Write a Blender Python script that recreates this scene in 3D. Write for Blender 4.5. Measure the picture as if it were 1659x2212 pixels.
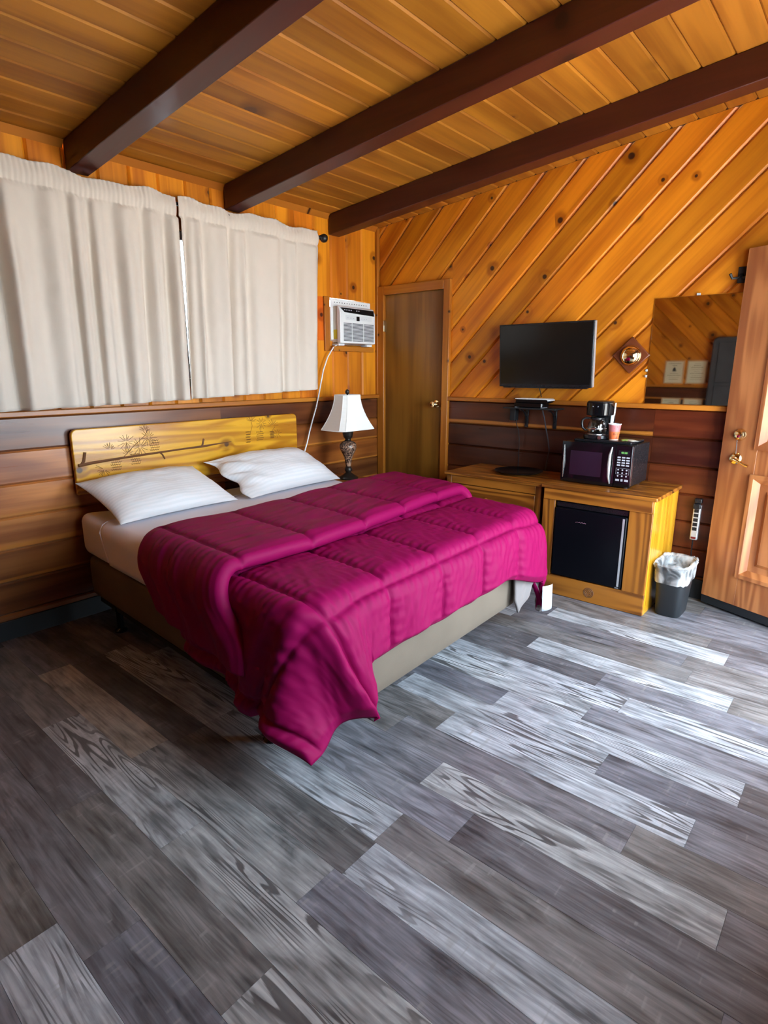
import bpy, bmesh, math, random
import numpy as np
from mathutils import Vector, Matrix, noise as mn

for o in list(bpy.data.objects):
    bpy.data.objects.remove(o)
SC = bpy.context.scene
COL = SC.collection
PI = math.pi
rnd = random.Random(7)

# ------------------------------------------------------------------ camera
CAM = Vector((-3.8753, -3.3698, 1.40))
cam = bpy.data.cameras.new('camera')
cam.sensor_fit = 'HORIZONTAL'
cam.sensor_width = 36.0
cam.lens = 36.0 * 1243.0 / 1659.0
cam.clip_start = 0.02
co = bpy.data.objects.new('camera', cam)
COL.objects.link(co)
RT = Vector((0.64951, -0.76035, -0.00019))
DN = Vector((-0.18176, -0.15502, -0.97105))
FW = Vector((0.73831, 0.63074, -0.23889))
co.matrix_world = Matrix(((RT.x, -DN.x, -FW.x, CAM.x), (RT.y, -DN.y, -FW.y, CAM.y),
                          (RT.z, -DN.z, -FW.z, CAM.z), (0, 0, 0, 1)))
SC.camera = co

# ------------------------------------------------------------------ world, daylight, exposure
w = bpy.data.worlds.new('daylight')
SC.world = w
w.use_nodes = True
bg = w.node_tree.nodes['Background']
bg.inputs['Color'].default_value = (0.69, 0.86, 1.0, 1)
bg.inputs['Strength'].default_value = 8.2
SC.view_settings.view_transform = 'Standard'
SC.view_settings.look = 'None'
SC.view_settings.exposure = 1.5
SC.view_settings.gamma = 1.0
SC.view_settings.use_curve_mapping = False
SC.cycles.max_bounces = 8
SC.cycles.diffuse_bounces = 5
SC.cycles.glossy_bounces = 3
SC.cycles.transmission_bounces = 6
SC.cycles.transparent_max_bounces = 6
SC.cycles.use_adaptive_sampling = True
SC.cycles.adaptive_threshold = 0.025
SC.cycles.adaptive_min_samples = 20
SC.cycles.sample_clamp_indirect = 12.0
SC.cycles.caustics_reflective = False
SC.cycles.caustics_refractive = False

sl = bpy.data.lights.new('sun', 'SUN')      # lights the paving outside, does not reach into the room
sl.energy = 44.0; sl.angle = .01; sl.color = (1.0, .95, .86)
so_ = bpy.data.objects.new('sun', sl); COL.objects.link(so_)
so_.rotation_euler = Vector((-.75, -.06, -.66)).to_track_quat('-Z', 'Y').to_euler()

YF = -3.60      # front wall, room side
XL = -5.20      # left wall, room side
DOOR_X = (-1.40, -0.45)
WIN_X = (-2.85, -1.70)
def portal(loc, sx, sz, rot):
    l = bpy.data.lights.new('daylight_portal', 'AREA')
    l.shape = 'RECTANGLE'; l.size = sx; l.size_y = sz
    l.cycles.is_portal = True
    o = bpy.data.objects.new('daylight_portal', l); COL.objects.link(o)
    o.location = loc; o.rotation_euler = rot
portal(((DOOR_X[0] + DOOR_X[1]) / 2, YF - 0.12, 1.02), 0.95, 2.04, (PI / 2, 0, 0))
portal(((WIN_X[0] + WIN_X[1]) / 2, YF - 0.12, 1.45), WIN_X[1] - WIN_X[0], 1.2, (PI / 2, 0, 0))
portal((-1.83, 0.10, 1.77), 1.85, 0.9, (-PI / 2, 0, 0))

# ------------------------------------------------------------------ helpers
class MB:
    def __init__(s):
        s.v = []; s.f = []; s.m = []; s.cur = 0
    def add(s, vs, fs):
        n = len(s.v); s.v += [tuple(p) for p in vs]
        for f in fs:
            s.f.append(tuple(n + i for i in f)); s.m.append(s.cur)
        return s
    def box(s, x0, x1, y0, y1, z0, z1):
        x0, x1 = sorted((x0, x1)); y0, y1 = sorted((y0, y1)); z0, z1 = sorted((z0, z1))
        return s.add([(x0, y0, z0), (x1, y0, z0), (x1, y1, z0), (x0, y1, z0), (x0, y0, z1), (x1, y0, z1), (x1, y1, z1), (x0, y1, z1)],
              [(0, 3, 2, 1), (4, 5, 6, 7), (0, 1, 5, 4), (1, 2, 6, 5), (2, 3, 7, 6), (3, 0, 4, 7)])
    def hexa(s, p):   # 8 points: bottom ring then top ring
        return s.add(p, [(0, 3, 2, 1), (4, 5, 6, 7), (0, 1, 5, 4), (1, 2, 6, 5), (2, 3, 7, 6), (3, 0, 4, 7)])
    def lathe(s, prof, n=24, c=(0, 0, 0), axis='Z', cap=True):
        vs = []; fs = []
        for r, h in prof:
            for k in range(n):
                a = 2 * PI * k / n
                x, y = r * math.cos(a), r * math.sin(a)
                p = (x, y, h) if axis == 'Z' else ((h, x, y) if axis == 'X' else (y, h, x))
                vs.append((p[0] + c[0], p[1] + c[1], p[2] + c[2]))
        m = len(prof)
        for i in range(m - 1):
            for k in range(n):
                k2 = (k + 1) % n
                fs.append((i * n + k, i * n + k2, (i + 1) * n + k2, (i + 1) * n + k))
        if cap:
            fs.append(tuple(reversed(range(n)))); fs.append(tuple((m - 1) * n + k for k in range(n)))
        return s.add(vs, fs)
    def tube(s, pts, r, n=8):
        pts = [Vector(p) for p in pts]; vs = []; fs = []
        rr = r if isinstance(r, (list, tuple)) else [r] * len(pts)
        up = None
        for i, p in enumerate(pts):
            t = (pts[min(i + 1, len(pts) - 1)] - pts[max(i - 1, 0)]).normalized()
            if up is None:
                up = Vector((0, 0, 1)) if abs(t.z) < .9 else Vector((1, 0, 0))
            a = t.cross(up).normalized(); b = a.cross(t).normalized(); up = b
            for k in range(n):
                q = p + (a * math.cos(2 * PI * k / n) + b * math.sin(2 * PI * k / n)) * rr[i]
                vs.append(tuple(q))
        for i in range(len(pts) - 1):
            for k in range(n):
                k2 = (k + 1) % n
                fs.append((i * n + k, i * n + k2, (i + 1) * n + k2, (i + 1) * n + k))
        fs.append(tuple(reversed(range(n)))); fs.append(tuple((len(pts) - 1) * n + k for k in range(n)))
        return s.add(vs, fs)
    def prism(s, poly, lo, hi, axis='X'):
        n = len(poly)
        def P(a, b, h):
            return (h, a, b) if axis == 'X' else ((a, h, b) if axis == 'Y' else (a, b, h))
        vs = [P(a, b, lo) for a, b in poly] + [P(a, b, hi) for a, b in poly]
        fs = [tuple(reversed(range(n))), tuple(range(n, 2 * n))] + [(i, (i + 1) % n, n + (i + 1) % n, n + i) for i in range(n)]
        return s.add(vs, fs)
    def grid(s, P, closed_u=False):   # P[i][j] array of points
        P = np.asarray(P); ni, nj, _ = P.shape
        fs = []
        for i in range(ni - (0 if closed_u else 1)):
            for j in range(nj - 1):
                a = i * nj + j; b = ((i + 1) % ni) * nj + j
                fs.append((a, b, b + 1, a + 1))
        return s.add([tuple(map(float, p)) for p in P.reshape(-1, 3)], fs)
    def build(s, name, mats, parent=None, smooth=False, bevel=0, seg=2, sub=0, local=False, recalc=True, angle=40):
        off = Vector((0, 0, 0))
        if parent is not None and not local:
            q = parent
            while q is not None:
                off = off + q.location; q = q.parent
        me = bpy.data.meshes.new(name)
        me.from_pydata([(p[0] - off[0], p[1] - off[1], p[2] - off[2]) for p in s.v], [], s.f)
        if not isinstance(mats, (list, tuple)):
            mats = [mats]
        for m in mats:
            me.materials.append(m)
        if len(mats) > 1:
            me.polygons.foreach_set('material_index', s.m)
        if recalc:
            bm = bmesh.new(); bm.from_mesh(me)
            bmesh.ops.recalc_face_normals(bm, faces=bm.faces)
            bm.to_mesh(me); bm.free()
        if smooth:
            me.polygons.foreach_set('use_smooth', [True] * len(me.polygons))
            if angle < 180:
                me.set_sharp_from_angle(angle=math.radians(angle))
        me.update()
        o = bpy.data.objects.new(name, me); COL.objects.link(o)
        if parent is not None:
            o.parent = parent
        if bevel:
            b = o.modifiers.new('bevel', 'BEVEL'); b.width = bevel; b.segments = seg; b.limit_method = 'ANGLE'
            b.angle_limit = math.radians(35)
            if seg > 1:
                me.polygons.foreach_set('use_smooth', [True] * len(me.polygons))
                b.harden_normals = False
                me.set_sharp_from_angle(angle=math.radians(50))
        if sub:
            m = o.modifiers.new('sub', 'SUBSURF'); m.levels = sub; m.render_levels = sub
        return o

def tag(o, label, cat, group=None):
    o['label'] = label; o['category'] = cat
    if group: o['group'] = group
    return o
def thing(name, label, cat, loc=(0, 0, 0), rotz=0, group=None):
    o = bpy.data.objects.new(name, None); COL.objects.link(o)
    o.empty_display_size = .05
    o.location = loc; o.rotation_euler = (0, 0, rotz)
    return tag(o, label, cat, group)
def struct(o):
    o['kind'] = 'structure'
    return o
def sm(x):
    x = np.clip(x, 0, 1); return x * x * (3 - 2 * x)

# ------------------------------------------------------------------ materials
def newmat(name):
    m = bpy.data.materials.new(name); m.use_nodes = True
    nt = m.node_tree; b = nt.nodes['Principled BSDF']
    return m, nt, b
def N(nt, t, **kw):
    n = nt.nodes.new(t)
    for k, v in kw.items():
        setattr(n, k, v)
    return n
def L(nt, a, b):
    nt.links.new(a, b)
def setin(n, k, v):
    if hasattr(v, 'is_output'):
        n.id_data.links.new(v, n.inputs[k])
    else:
        n.inputs[k].default_value = v
def math_(nt, op, a, b=0.0, c=None, clamp=False):
    n = N(nt, 'ShaderNodeMath', operation=op, use_clamp=clamp)
    setin(n, 0, a); setin(n, 1, b)
    if c is not None: setin(n, 2, c)
    return n.outputs[0]
def mixc(nt, f, a, b, mode='MIX'):
    n = N(nt, 'ShaderNodeMix', data_type='RGBA', blend_type=mode)
    n.clamp_factor = True
    setin(n, 0, f)
    for k, v in ((6, a), (7, b)):
        setin(n, k, (*v, 1) if isinstance(v, tuple) and len(v) == 3 else v)
    return n.outputs[2]
def ramp(nt, f, lo, hi):
    n = N(nt, 'ShaderNodeMapRange', interpolation_type='SMOOTHSTEP')
    setin(n, 'Value', f); setin(n, 'From Min', lo); setin(n, 'From Max', hi)
    return n.outputs[0]
def plain(name, c, rough=.5, metal=0, spec=.5, trans=0, ior=1.45, sheen=0, coat=0, bump=0, bscale=200, emit=None, es=1):
    m, nt, b = newmat(name)
    b.inputs['Base Color'].default_value = (*c, 1); b.inputs['Roughness'].default_value = rough
    b.inputs['Metallic'].default_value = metal; b.inputs['Specular IOR Level'].default_value = spec
    b.inputs['Transmission Weight'].default_value = trans; b.inputs['IOR'].default_value = ior
    b.inputs['Sheen Weight'].default_value = sheen; b.inputs['Coat Weight'].default_value = coat
    if emit:
        b.inputs['Emission Color'].default_value = (*emit, 1); b.inputs['Emission Strength'].default_value = es
    tc = N(nt, 'ShaderNodeTexCoord'); ns = N(nt, 'ShaderNodeTexNoise')
    ns.inputs['Scale'].default_value = bscale; ns.inputs['Detail'].default_value = 2
    L(nt, tc.outputs['Object'], ns.inputs['Vector'])
    if bump:
        bp = N(nt, 'ShaderNodeBump'); bp.inputs['Strength'].default_value = bump; bp.inputs['Distance'].default_value = .002
        L(nt, ns.outputs[0], bp.inputs['Height']); L(nt, bp.outputs[0], b.inputs['Normal'])
    else:
        r = math_(nt, 'MULTIPLY_ADD', ns.outputs[0], .06, rough - .03)
        L(nt, r, b.inputs['Roughness'])
    return m

def wood(name, light, dark, axis='X', knots=.6, rough=.35, knotc=(.05, .014, .006), ringf=26., kscale=2.4, sap=None, coat=.0, tint=True, spec=.5, ringmix=.45, ksize=.055, broad=.35, flat=False, rs=5.5):
    m, nt, b = newmat(name)
    tc = N(nt, 'ShaderNodeTexCoord'); oi = N(nt, 'ShaderNodeObjectInfo')
    sep = N(nt, 'ShaderNodeSeparateXYZ'); L(nt, tc.outputs['Object'], sep.inputs[0])
    X, Y, Z = sep.outputs
    order = {'X': (X, Y, Z), 'Y': (Y, Z, X), 'Z': (Z, X, Y)}[axis]
    a, c_, d_ = order
    r1 = math_(nt, 'MULTIPLY', oi.outputs['Random'], 53.0); r2 = math_(nt, 'MULTIPLY', oi.outputs['Random'], 171.0)
    cmb = N(nt, 'ShaderNodeCombineXYZ')
    setin(cmb, 0, math_(nt, 'ADD', a, r1)); setin(cmb, 1, math_(nt, 'ADD', c_, r2) if flat else math_(nt, 'ADD', math_(nt, 'ADD', c_, d_), r2)); setin(cmb, 2, d_ if flat else 0.0)
    V = cmb.outputs[0]
    # knots
    vor = N(nt, 'ShaderNodeTexVoronoi', voronoi_dimensions='2D', feature='F1'); vor.inputs['Scale'].default_value = kscale
    nz = N(nt, 'ShaderNodeTexNoise'); nz.inputs['Scale'].default_value = 9; L(nt, V, nz.inputs['Vector'])
    L(nt, V, vor.inputs['Vector'])
    sc = N(nt, 'ShaderNodeSeparateColor'); L(nt, vor.outputs['Color'], sc.inputs[0])
    on = math_(nt, 'GREATER_THAN', sc.outputs[0], 1 - knots)
    dist = math_(nt, 'ADD', vor.outputs['Distance'], math_(nt, 'MULTIPLY_ADD', nz.outputs[0], .05, -.025))
    ksz = math_(nt, 'MULTIPLY_ADD', sc.outputs[1], ksize, ksize * .45)
    kn = math_(nt, 'MULTIPLY', ramp(nt, math_(nt, 'DIVIDE', dist, ksz), 1.0, .55), on)
    halo = math_(nt, 'MULTIPLY', ramp(nt, math_(nt, 'DIVIDE', dist, ksz), 3.2, .8), on)
    # grain
    mp = N(nt, 'ShaderNodeMapping'); mp.inputs['Scale'].default_value = (1.6, 34, 34); L(nt, V, mp.inputs[0])
    n1 = N(nt, 'ShaderNodeTexNoise'); n1.inputs['Scale'].default_value = 1; n1.inputs['Detail'].default_value = 4; n1.inputs['Distortion'].default_value = .5
    L(nt, mp.outputs[0], n1.inputs['Vector'])
    mp2 = N(nt, 'ShaderNodeMapping'); mp2.inputs['Scale'].default_value = (.8, rs, rs); L(nt, V, mp2.inputs[0])
    n2 = N(nt, 'ShaderNodeTexNoise'); n2.inputs['Scale'].default_value = 1; n2.inputs['Detail'].default_value = 1
    L(nt, mp2.outputs[0], n2.inputs['Vector'])
    ph = math_(nt, 'MULTIPLY_ADD', n2.outputs[0], ringf, math_(nt, 'MULTIPLY', halo, 4.0))
    ring = math_(nt, 'MULTIPLY_ADD', math_(nt, 'SINE', ph), .5, .5)
    n3 = N(nt, 'ShaderNodeTexNoise'); n3.inputs['Scale'].default_value = 1.0
    mp3 = N(nt, 'ShaderNodeMapping'); mp3.inputs['Scale'].default_value = (.9, 7, 7); mp3.inputs['Location'].default_value = (3.3, 8.1, 0); L(nt, V, mp3.inputs[0])
    L(nt, mp3.outputs[0], n3.inputs['Vector'])
    f = math_(nt, 'ADD', math_(nt, 'MULTIPLY', n1.outputs[0], 1 - ringmix), math_(nt, 'MULTIPLY', ring, ringmix))
    f = math_(nt, 'ADD', f, math_(nt, 'MULTIPLY_ADD', n3.outputs[0], broad * 2, -broad), clamp=True)
    colr = mixc(nt, ramp(nt, f, .15, .85), dark, light)
    if sap:
        sw = N(nt, 'ShaderNodeTexNoise'); sw.inputs['Scale'].default_value = 1
        mp4 = N(nt, 'ShaderNodeMapping'); mp4.inputs['Scale'].default_value = (.9, .0, .0); L(nt, V, mp4.inputs[0]); L(nt, mp4.outputs[0], sw.inputs['Vector'])
        edge = math_(nt, 'ADD', math_(nt, 'MULTIPLY_ADD', sw.outputs[0], .05, -.025), c_)
        al = math_(nt, 'MULTIPLY', oi.outputs['Alpha'], .12)
        lim = math_(nt, 'SUBTRACT', al, .0855)
        sp = ramp(nt, math_(nt, 'SUBTRACT', edge, lim), .004, -.006)
        sp = math_(nt, 'MULTIPLY', sp, math_(nt, 'GREATER_THAN', oi.outputs['Alpha'], .02))
    colr = mixc(nt, math_(nt, 'MULTIPLY', halo, .55), colr, tuple(x * .55 for x in dark))
    colr = mixc(nt, kn, colr, knotc)
    if tint:
        colr = mixc(nt, 1.0, colr, oi.outputs['Color'], 'MULTIPLY')
    if sap:
        colr = mixc(nt, math_(nt, 'MULTIPLY', sp, .85), colr, mixc(nt, f, tuple(x * .7 for x in sap), sap))
    L(nt, colr, b.inputs['Base Color'])
    b.inputs['Specular IOR Level'].default_value = spec
    b.inputs['Coat Weight'].default_value = coat; b.inputs['Coat Roughness'].default_value = .12
    L(nt, math_(nt, 'MULTIPLY_ADD', n1.outputs[0], .15, rough - .07), b.inputs['Roughness'])
    bp = N(nt, 'ShaderNodeBump'); bp.inputs['Strength'].default_value = .12; bp.inputs['Distance'].default_value = .002
    L(nt, f, bp.inputs['Height']); L(nt, bp.outputs[0], b.inputs['Normal'])
    return m

def vinyl(name):
    m, nt, b = newmat(name)
    tc = N(nt, 'ShaderNodeTexCoord'); oi = N(nt, 'ShaderNodeObjectInfo')
    sep = N(nt, 'ShaderNodeSeparateXYZ'); L(nt, tc.outputs['Object'], sep.inputs[0])
    cmb = N(nt, 'ShaderNodeCombineXYZ')
    setin(cmb, 0, math_(nt, 'ADD', sep.outputs[0], math_(nt, 'MULTIPLY', oi.outputs['Random'], 61.)))
    setin(cmb, 1, math_(nt, 'ADD', sep.outputs[1], math_(nt, 'MULTIPLY', oi.outputs['Random'], 143.)))
    V = cmb.outputs[0]
    def nzs(sx, sy, det, dist=0.0, loc=(0, 0, 0)):
        mp = N(nt, 'ShaderNodeMapping'); mp.inputs['Scale'].default_value = (sx, sy, 1); mp.inputs['Location'].default_value = loc; L(nt, V, mp.inputs[0])
        n = N(nt, 'ShaderNodeTexNoise'); n.inputs['Scale'].default_value = 1; n.inputs['Detail'].default_value = det; n.inputs['Distortion'].default_value = dist
        L(nt, mp.outputs[0], n.inputs['Vector']); return n.outputs[0]
    streak = nzs(4.0, 85, 5, .4)
    blot = nzs(6.0, 22, 4, .6, (5, 2, 0))
    cloud = nzs(2.2, 6, 2, 0, (1, 7, 0))
    cath = nzs(.6, 8.0, 2.0, .12, (9, 4, 0))
    lines = math_(nt, 'SINE', math_(nt, 'MULTIPLY_ADD', cath, 150., math_(nt, 'MULTIPLY', streak, 2.5)))
    lines = ramp(nt, lines, .15, .75)
    lines = math_(nt, 'MULTIPLY', lines, ramp(nt, cloud, .40, .58))
    saw = nzs(55, 3.5, 2, .2, (2, 2, 0))
    saw = math_(nt, 'MULTIPLY', ramp(nt, saw, .56, .7), ramp(nt, blot, .5, .62))
    v = math_(nt, 'ADD', math_(nt, 'MULTIPLY', streak, .62), math_(nt, 'MULTIPLY', blot, .75))
    v = math_(nt, 'ADD', v, math_(nt, 'MULTIPLY', cloud, .5))
    v = math_(nt, 'MULTIPLY_ADD', v, 2.9, -1.72)
    base = mixc(nt, 1.0, oi.outputs['Color'], N(nt, 'ShaderNodeCombineColor').outputs[0], 'MIX')
    vm = N(nt, 'ShaderNodeVectorMath', operation='SCALE'); setin(vm, 0, oi.outputs['Color']); setin(vm, 'Scale', math_(nt, 'MAXIMUM', v, .30))
    c = vm.outputs[0]
    c = mixc(nt, math_(nt, 'MULTIPLY', lines, math_(nt, 'MULTIPLY', oi.outputs['Alpha'], .85)), c, (.050, .046, .048))
    c = mixc(nt, math_(nt, 'MULTIPLY', saw, .5), c, (.26, .255, .245))
    L(nt, c, b.inputs['Base Color'])
    L(nt, math_(nt, 'MULTIPLY_ADD', streak, .2, .26), b.inputs['Roughness'])
    b.inputs['Specular IOR Level'].default_value = .5
    bp = N(nt, 'ShaderNodeBump'); bp.inputs['Strength'].default_value = .25; bp.inputs['Distance'].default_value = .001
    L(nt, streak, bp.inputs['Height']); L(nt, bp.outputs[0], b.inputs['Normal'])
    return m

def fabric(name, c, rough=.85, sheen=.3, weave=900, bump=.25, var=.12, c2=None, wr=0, spec=.3):
    m, nt, b = newmat(name)
    tc = N(nt, 'ShaderNodeTexCoord')
    n = N(nt, 'ShaderNodeTexNoise'); n.inputs['Scale'].default_value = weave; n.inputs['Detail'].default_value = 2
    L(nt, tc.outputs['Object'], n.inputs['Vector'])
    n2 = N(nt, 'ShaderNodeTexNoise'); n2.inputs['Scale'].default_value = 5; n2.inputs['Detail'].default_value = 3
    L(nt, tc.outputs['Object'], n2.inputs['Vector'])
    L(nt, mixc(nt, n2.outputs[0], tuple(x * (1 - var) for x in c), tuple(min(1, x * (1 + var)) for x in c)), b.inputs['Base Color'])
    b.inputs['Roughness'].default_value = rough; b.inputs['Sheen Weight'].default_value = sheen; b.inputs['Specular IOR Level'].default_value = spec
    b.inputs['Sheen Tint'].default_value = (*[min(1, x * 1.5 + .05) for x in c], 1)
    h = n.outputs[0]
    bp = N(nt, 'ShaderNodeBump'); bp.inputs['Strength'].default_value = bump; bp.inputs['Distance'].default_value = .001
    L(nt, h, bp.inputs['Height'])
    if wr:
        n4 = N(nt, 'ShaderNodeTexNoise'); n4.inputs['Scale'].default_value = 14; n4.inputs['Detail'].default_value = 4; n4.inputs['Distortion'].default_value = 1.2
        L(nt, tc.outputs['Object'], n4.inputs['Vector'])
        b2 = N(nt, 'ShaderNodeBump'); b2.inputs['Strength'].default_value = wr; b2.inputs['Distance'].default_value = .01
        L(nt, n4.outputs[0], b2.inputs['Height']); L(nt, bp.outputs[0], b2.inputs['Normal']); L(nt, b2.outputs[0], b.inputs['Normal'])
    else:
        L(nt, bp.outputs[0], b.inputs['Normal'])
    return m

M = {}
M['pine'] = wood('honey_pine', (.70, .235, .012), (.40, .098, .005), knots=.75, rough=.36, ringf=16, ringmix=.3, kscale=2.9, ksize=.05, spec=.4, flat=True)
M['ceil'] = wood('ceiling_pine', (.41, .160, .017), (.24, .078, .008), knots=.4, rough=.45, spec=.25, flat=True, ringf=14, ringmix=.3, kscale=1.8, knotc=(.12, .04, .012))
M['cedar'] = wood('cedar_board', (.44, .170, .042), (.21, .066, .019), knots=.15, rough=.30, ringf=24, ringmix=.35, sap=(.56, .20, .03), kscale=1.5, flat=True)
for ax in 'XYZ':
    M['trim' + ax] = wood('pine_trim_' + ax, (.52, .19, .020), (.33, .095, .009), axis=ax, knots=.5, rough=.34, ringf=12, ringmix=.2, kscale=6, ksize=.05, tint=False)
    M['beam' + ax] = wood('stained_beam_' + ax, (.075, .0135, .0065), (.046, .0078, .004), axis=ax, knots=.2, rough=.40, ringf=10, ringmix=.15, tint=False, knotc=(.02, .004, .003))
    M['desk' + ax] = wood('amber_pine_' + ax, (.38, .135, .016), (.145, .042, .005), axis=ax, knots=.35, rough=.33, ringf=30, ringmix=.55, rs=11, kscale=3.2, ksize=.05, tint=False)
    M['oak' + ax] = wood('red_oak_' + ax, (.47, .185, .062), (.27, .085, .027), axis=ax, knots=0, rough=.38, ringf=34, ringmix=.45, rs=9, tint=False)
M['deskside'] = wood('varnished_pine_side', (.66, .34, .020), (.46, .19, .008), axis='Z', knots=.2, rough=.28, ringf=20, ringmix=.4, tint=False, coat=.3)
M['fridge'] = plain('fridge_black', (.003, .003, .005), .3, spec=.18)
M['veneer'] = wood('door_veneer', (.27, .115, .014), (.155, .058, .007), axis='Z', knots=0, rough=.36, ringf=18, ringmix=.35, tint=False)
M['head'] = wood('headboard_pine', (.74, .37, .022), (.42, .155, .007), axis='X', knots=.7, rough=.28, ringf=30, ringmix=.5, rs=9, kscale=2.6, tint=False, coat=.18, knotc=(.10, .045, .02))
M['burn'] = plain('burnt_engraving', (.15, .058, .020), .6)
M['plaque'] = wood('walnut_plaque', (.16, .04, .014), (.08, .017, .007), axis='Y', knots=0, rough=.3, ringf=20, tint=False)
M['vinyl'] = vinyl('grey_vinyl_plank')
M['sub'] = plain('subfloor', (.03, .03, .03), .9)
M['rubber'] = plain('black_vinyl_base', (.013, .014, .016), .45)
M['wallback'] = plain('wall_backing', (.10, .035, .008), .8)
M['plaster'] = plain('outside_siding', (.45, .40, .34), .9)
M['ground'] = plain('outside_paving', (.40, .39, .37), .95, bump=.3, bscale=30)
M['curtain'] = fabric('beige_curtain', (.64, .56, .475), rough=.9, sheen=.25, bump=.2, var=.05, wr=.12)
M['rod'] = plain('black_rod', (.012, .011, .011), .3)
M['white'] = plain('white_plastic', (.78, .80, .80), .35)
M['offwhite'] = plain('cream_metal', (.62, .57, .48), .45)
M['black'] = plain('black_plastic', (.010, .010, .012), .28)
M['gloss'] = plain('black_gloss', (.004, .004, .005), .10)
M['matte'] = plain('black_matte', (.014, .014, .015), .6)
M['screen'] = plain('tv_screen', (.006, .006, .006), .16)
M['violet'] = plain('microwave_window', (.022, .010, .022), .22)
M['green'] = plain('green_display', (.02, .06, .02), .4, emit=(.25, .75, .2), es=.5)
M['grey'] = plain('button_grey', (.45, .45, .50), .5)
M['dgrey'] = plain('dark_slot', (.06, .06, .07), .6)
M['lgrey'] = plain('pale_grey_panel', (.66, .69, .70), .4)
M['yellow'] = plain('yellow_label', (.62, .46, .01), .6)
M['paper'] = plain('cream_paper', (.72, .64, .42), .8)
M['ink'] = plain('faded_ink', (.22, .19, .11), .8)
M['lightwood'] = plain('pale_frame_wood', (.62, .38, .18), .5)
M['brass'] = plain('polished_brass', (.88, .70, .40), .12, metal=1)
M['steel'] = plain('satin_steel', (.62, .63, .64), .28, metal=1)
M['silver'] = plain('silver_strip', (.60, .61, .63), .35, metal=.6)
M['mirror'] = plain('mirror_glass', (.80, .78, .74), .025, metal=1)
M['glass'] = plain('clear_glass', (.95, .97, .97), .03, trans=1, ior=1.45)
M['clip'] = plain('clear_clip', (.85, .85, .85), .12, trans=.5)
M['magenta'] = fabric('magenta_comforter', (.230, .0022, .060), rough=.58, sheen=.0, weave=1200, bump=.06, var=.05, spec=.09, wr=.06)
M['lining'] = fabric('comforter_lining', (.20, .175, .170), rough=.85, var=.08)
M['sheet'] = fabric('white_sheet', (.76, .75, .82), rough=.8, sheen=.2, bump=.1, var=.03, wr=.06)
M['sheet2'] = fabric('white_flat_sheet', (.82, .81, .90), rough=.8, sheen=.2, bump=.1, var=.03, wr=.05)
M['suede'] = fabric('taupe_suede', (.150, .117, .088), rough=.95, sheen=.2, var=.18, weave=300)
M['shade'] = fabric('lamp_shade_linen', (.78, .77, .73), rough=.9, sheen=.1, bump=.1, var=.03)
M['bronze'] = plain('dark_bronze', (.020, .014, .011), .35, metal=.3)
M['tagc'] = plain('white_tag', (.52, .55, .60), .7)
M['padded'] = fabric('charcoal_padding', (.075, .074, .074), rough=.75, var=.3, weave=200)
M['bin'] = plain('charcoal_bin', (.016, .018, .021), .5)

def pillow_mat():
    m, nt, b = newmat('striped_pillowcase')
    tc = N(nt, 'ShaderNodeTexCoord'); sp = N(nt, 'ShaderNodeSeparateXYZ'); L(nt, tc.outputs['Object'], sp.inputs[0])
    s = math_(nt, 'SINE', math_(nt, 'MULTIPLY', sp.outputs[1], 300.))
    f = ramp(nt, s, -.3, .3)
    L(nt, mixc(nt, f, (.80, .81, .82), (.86, .86, .87)), b.inputs['Base Color'])
    L(nt, math_(nt, 'MULTIPLY_ADD', f, -.3, .8), b.inputs['Roughness'])
    n4 = N(nt, 'ShaderNodeTexNoise'); n4.inputs['Scale'].default_value = 12; n4.inputs['Detail'].default_value = 4; n4.inputs['Distortion'].default_value = 1
    L(nt, tc.outputs['Object'], n4.inputs['Vector'])
    b2 = N(nt, 'ShaderNodeBump'); b2.inputs['Strength'].default_value = .25; b2.inputs['Distance'].default_value = .01
    L(nt, n4.outputs[0], b2.inputs['Height']); L(nt, b2.outputs[0], b.inputs['Normal'])
    return m
M['pillow'] = pillow_mat()
def marble_mat():
    m, nt, b = newmat('marbled_lamp_body')
    tc = N(nt, 'ShaderNodeTexCoord'); n = N(nt, 'ShaderNodeTexNoise'); n.inputs['Scale'].default_value = 38; n.inputs['Detail'].default_value = 3; n.inputs['Distortion'].default_value = 2.5
    L(nt, tc.outputs['Object'], n.inputs['Vector'])
    L(nt, mixc(nt, ramp(nt, n.outputs[0], .46, .58), (.018, .009, .007), (.34, .20, .13)), b.inputs['Base Color'])
    b.inputs['Roughness'].default_value = .3
    return m
M['marble'] = marble_mat()
def cup_mat():
    m, nt, b = newmat('printed_paper_cup')
    tc = N(nt, 'ShaderNodeTexCoord'); sp = N(nt, 'ShaderNodeSeparateXYZ'); L(nt, tc.outputs['Object'], sp.inputs[0])
    n = N(nt, 'ShaderNodeTexNoise'); n.inputs['Scale'].default_value = 70; L(nt, tc.outputs['Object'], n.inputs['Vector'])
    top = ramp(nt, math_(nt, 'ADD', sp.outputs[2], math_(nt, 'MULTIPLY', n.outputs[0], .012)), .054, .062)
    c = mixc(nt, top, (.70, .15, .04), (.50, .16, .17))
    c = mixc(nt, ramp(nt, n.outputs[0], .60, .66), c, (.30, .06, .02))
    c = mixc(nt, math_(nt, 'LESS_THAN', sp.outputs[2], .006), c, (.8, .6, .5))
    L(nt, c, b.inputs['Base Color']); b.inputs['Roughness'].default_value = .5
    return m
M['cup'] = cup_mat()
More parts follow.
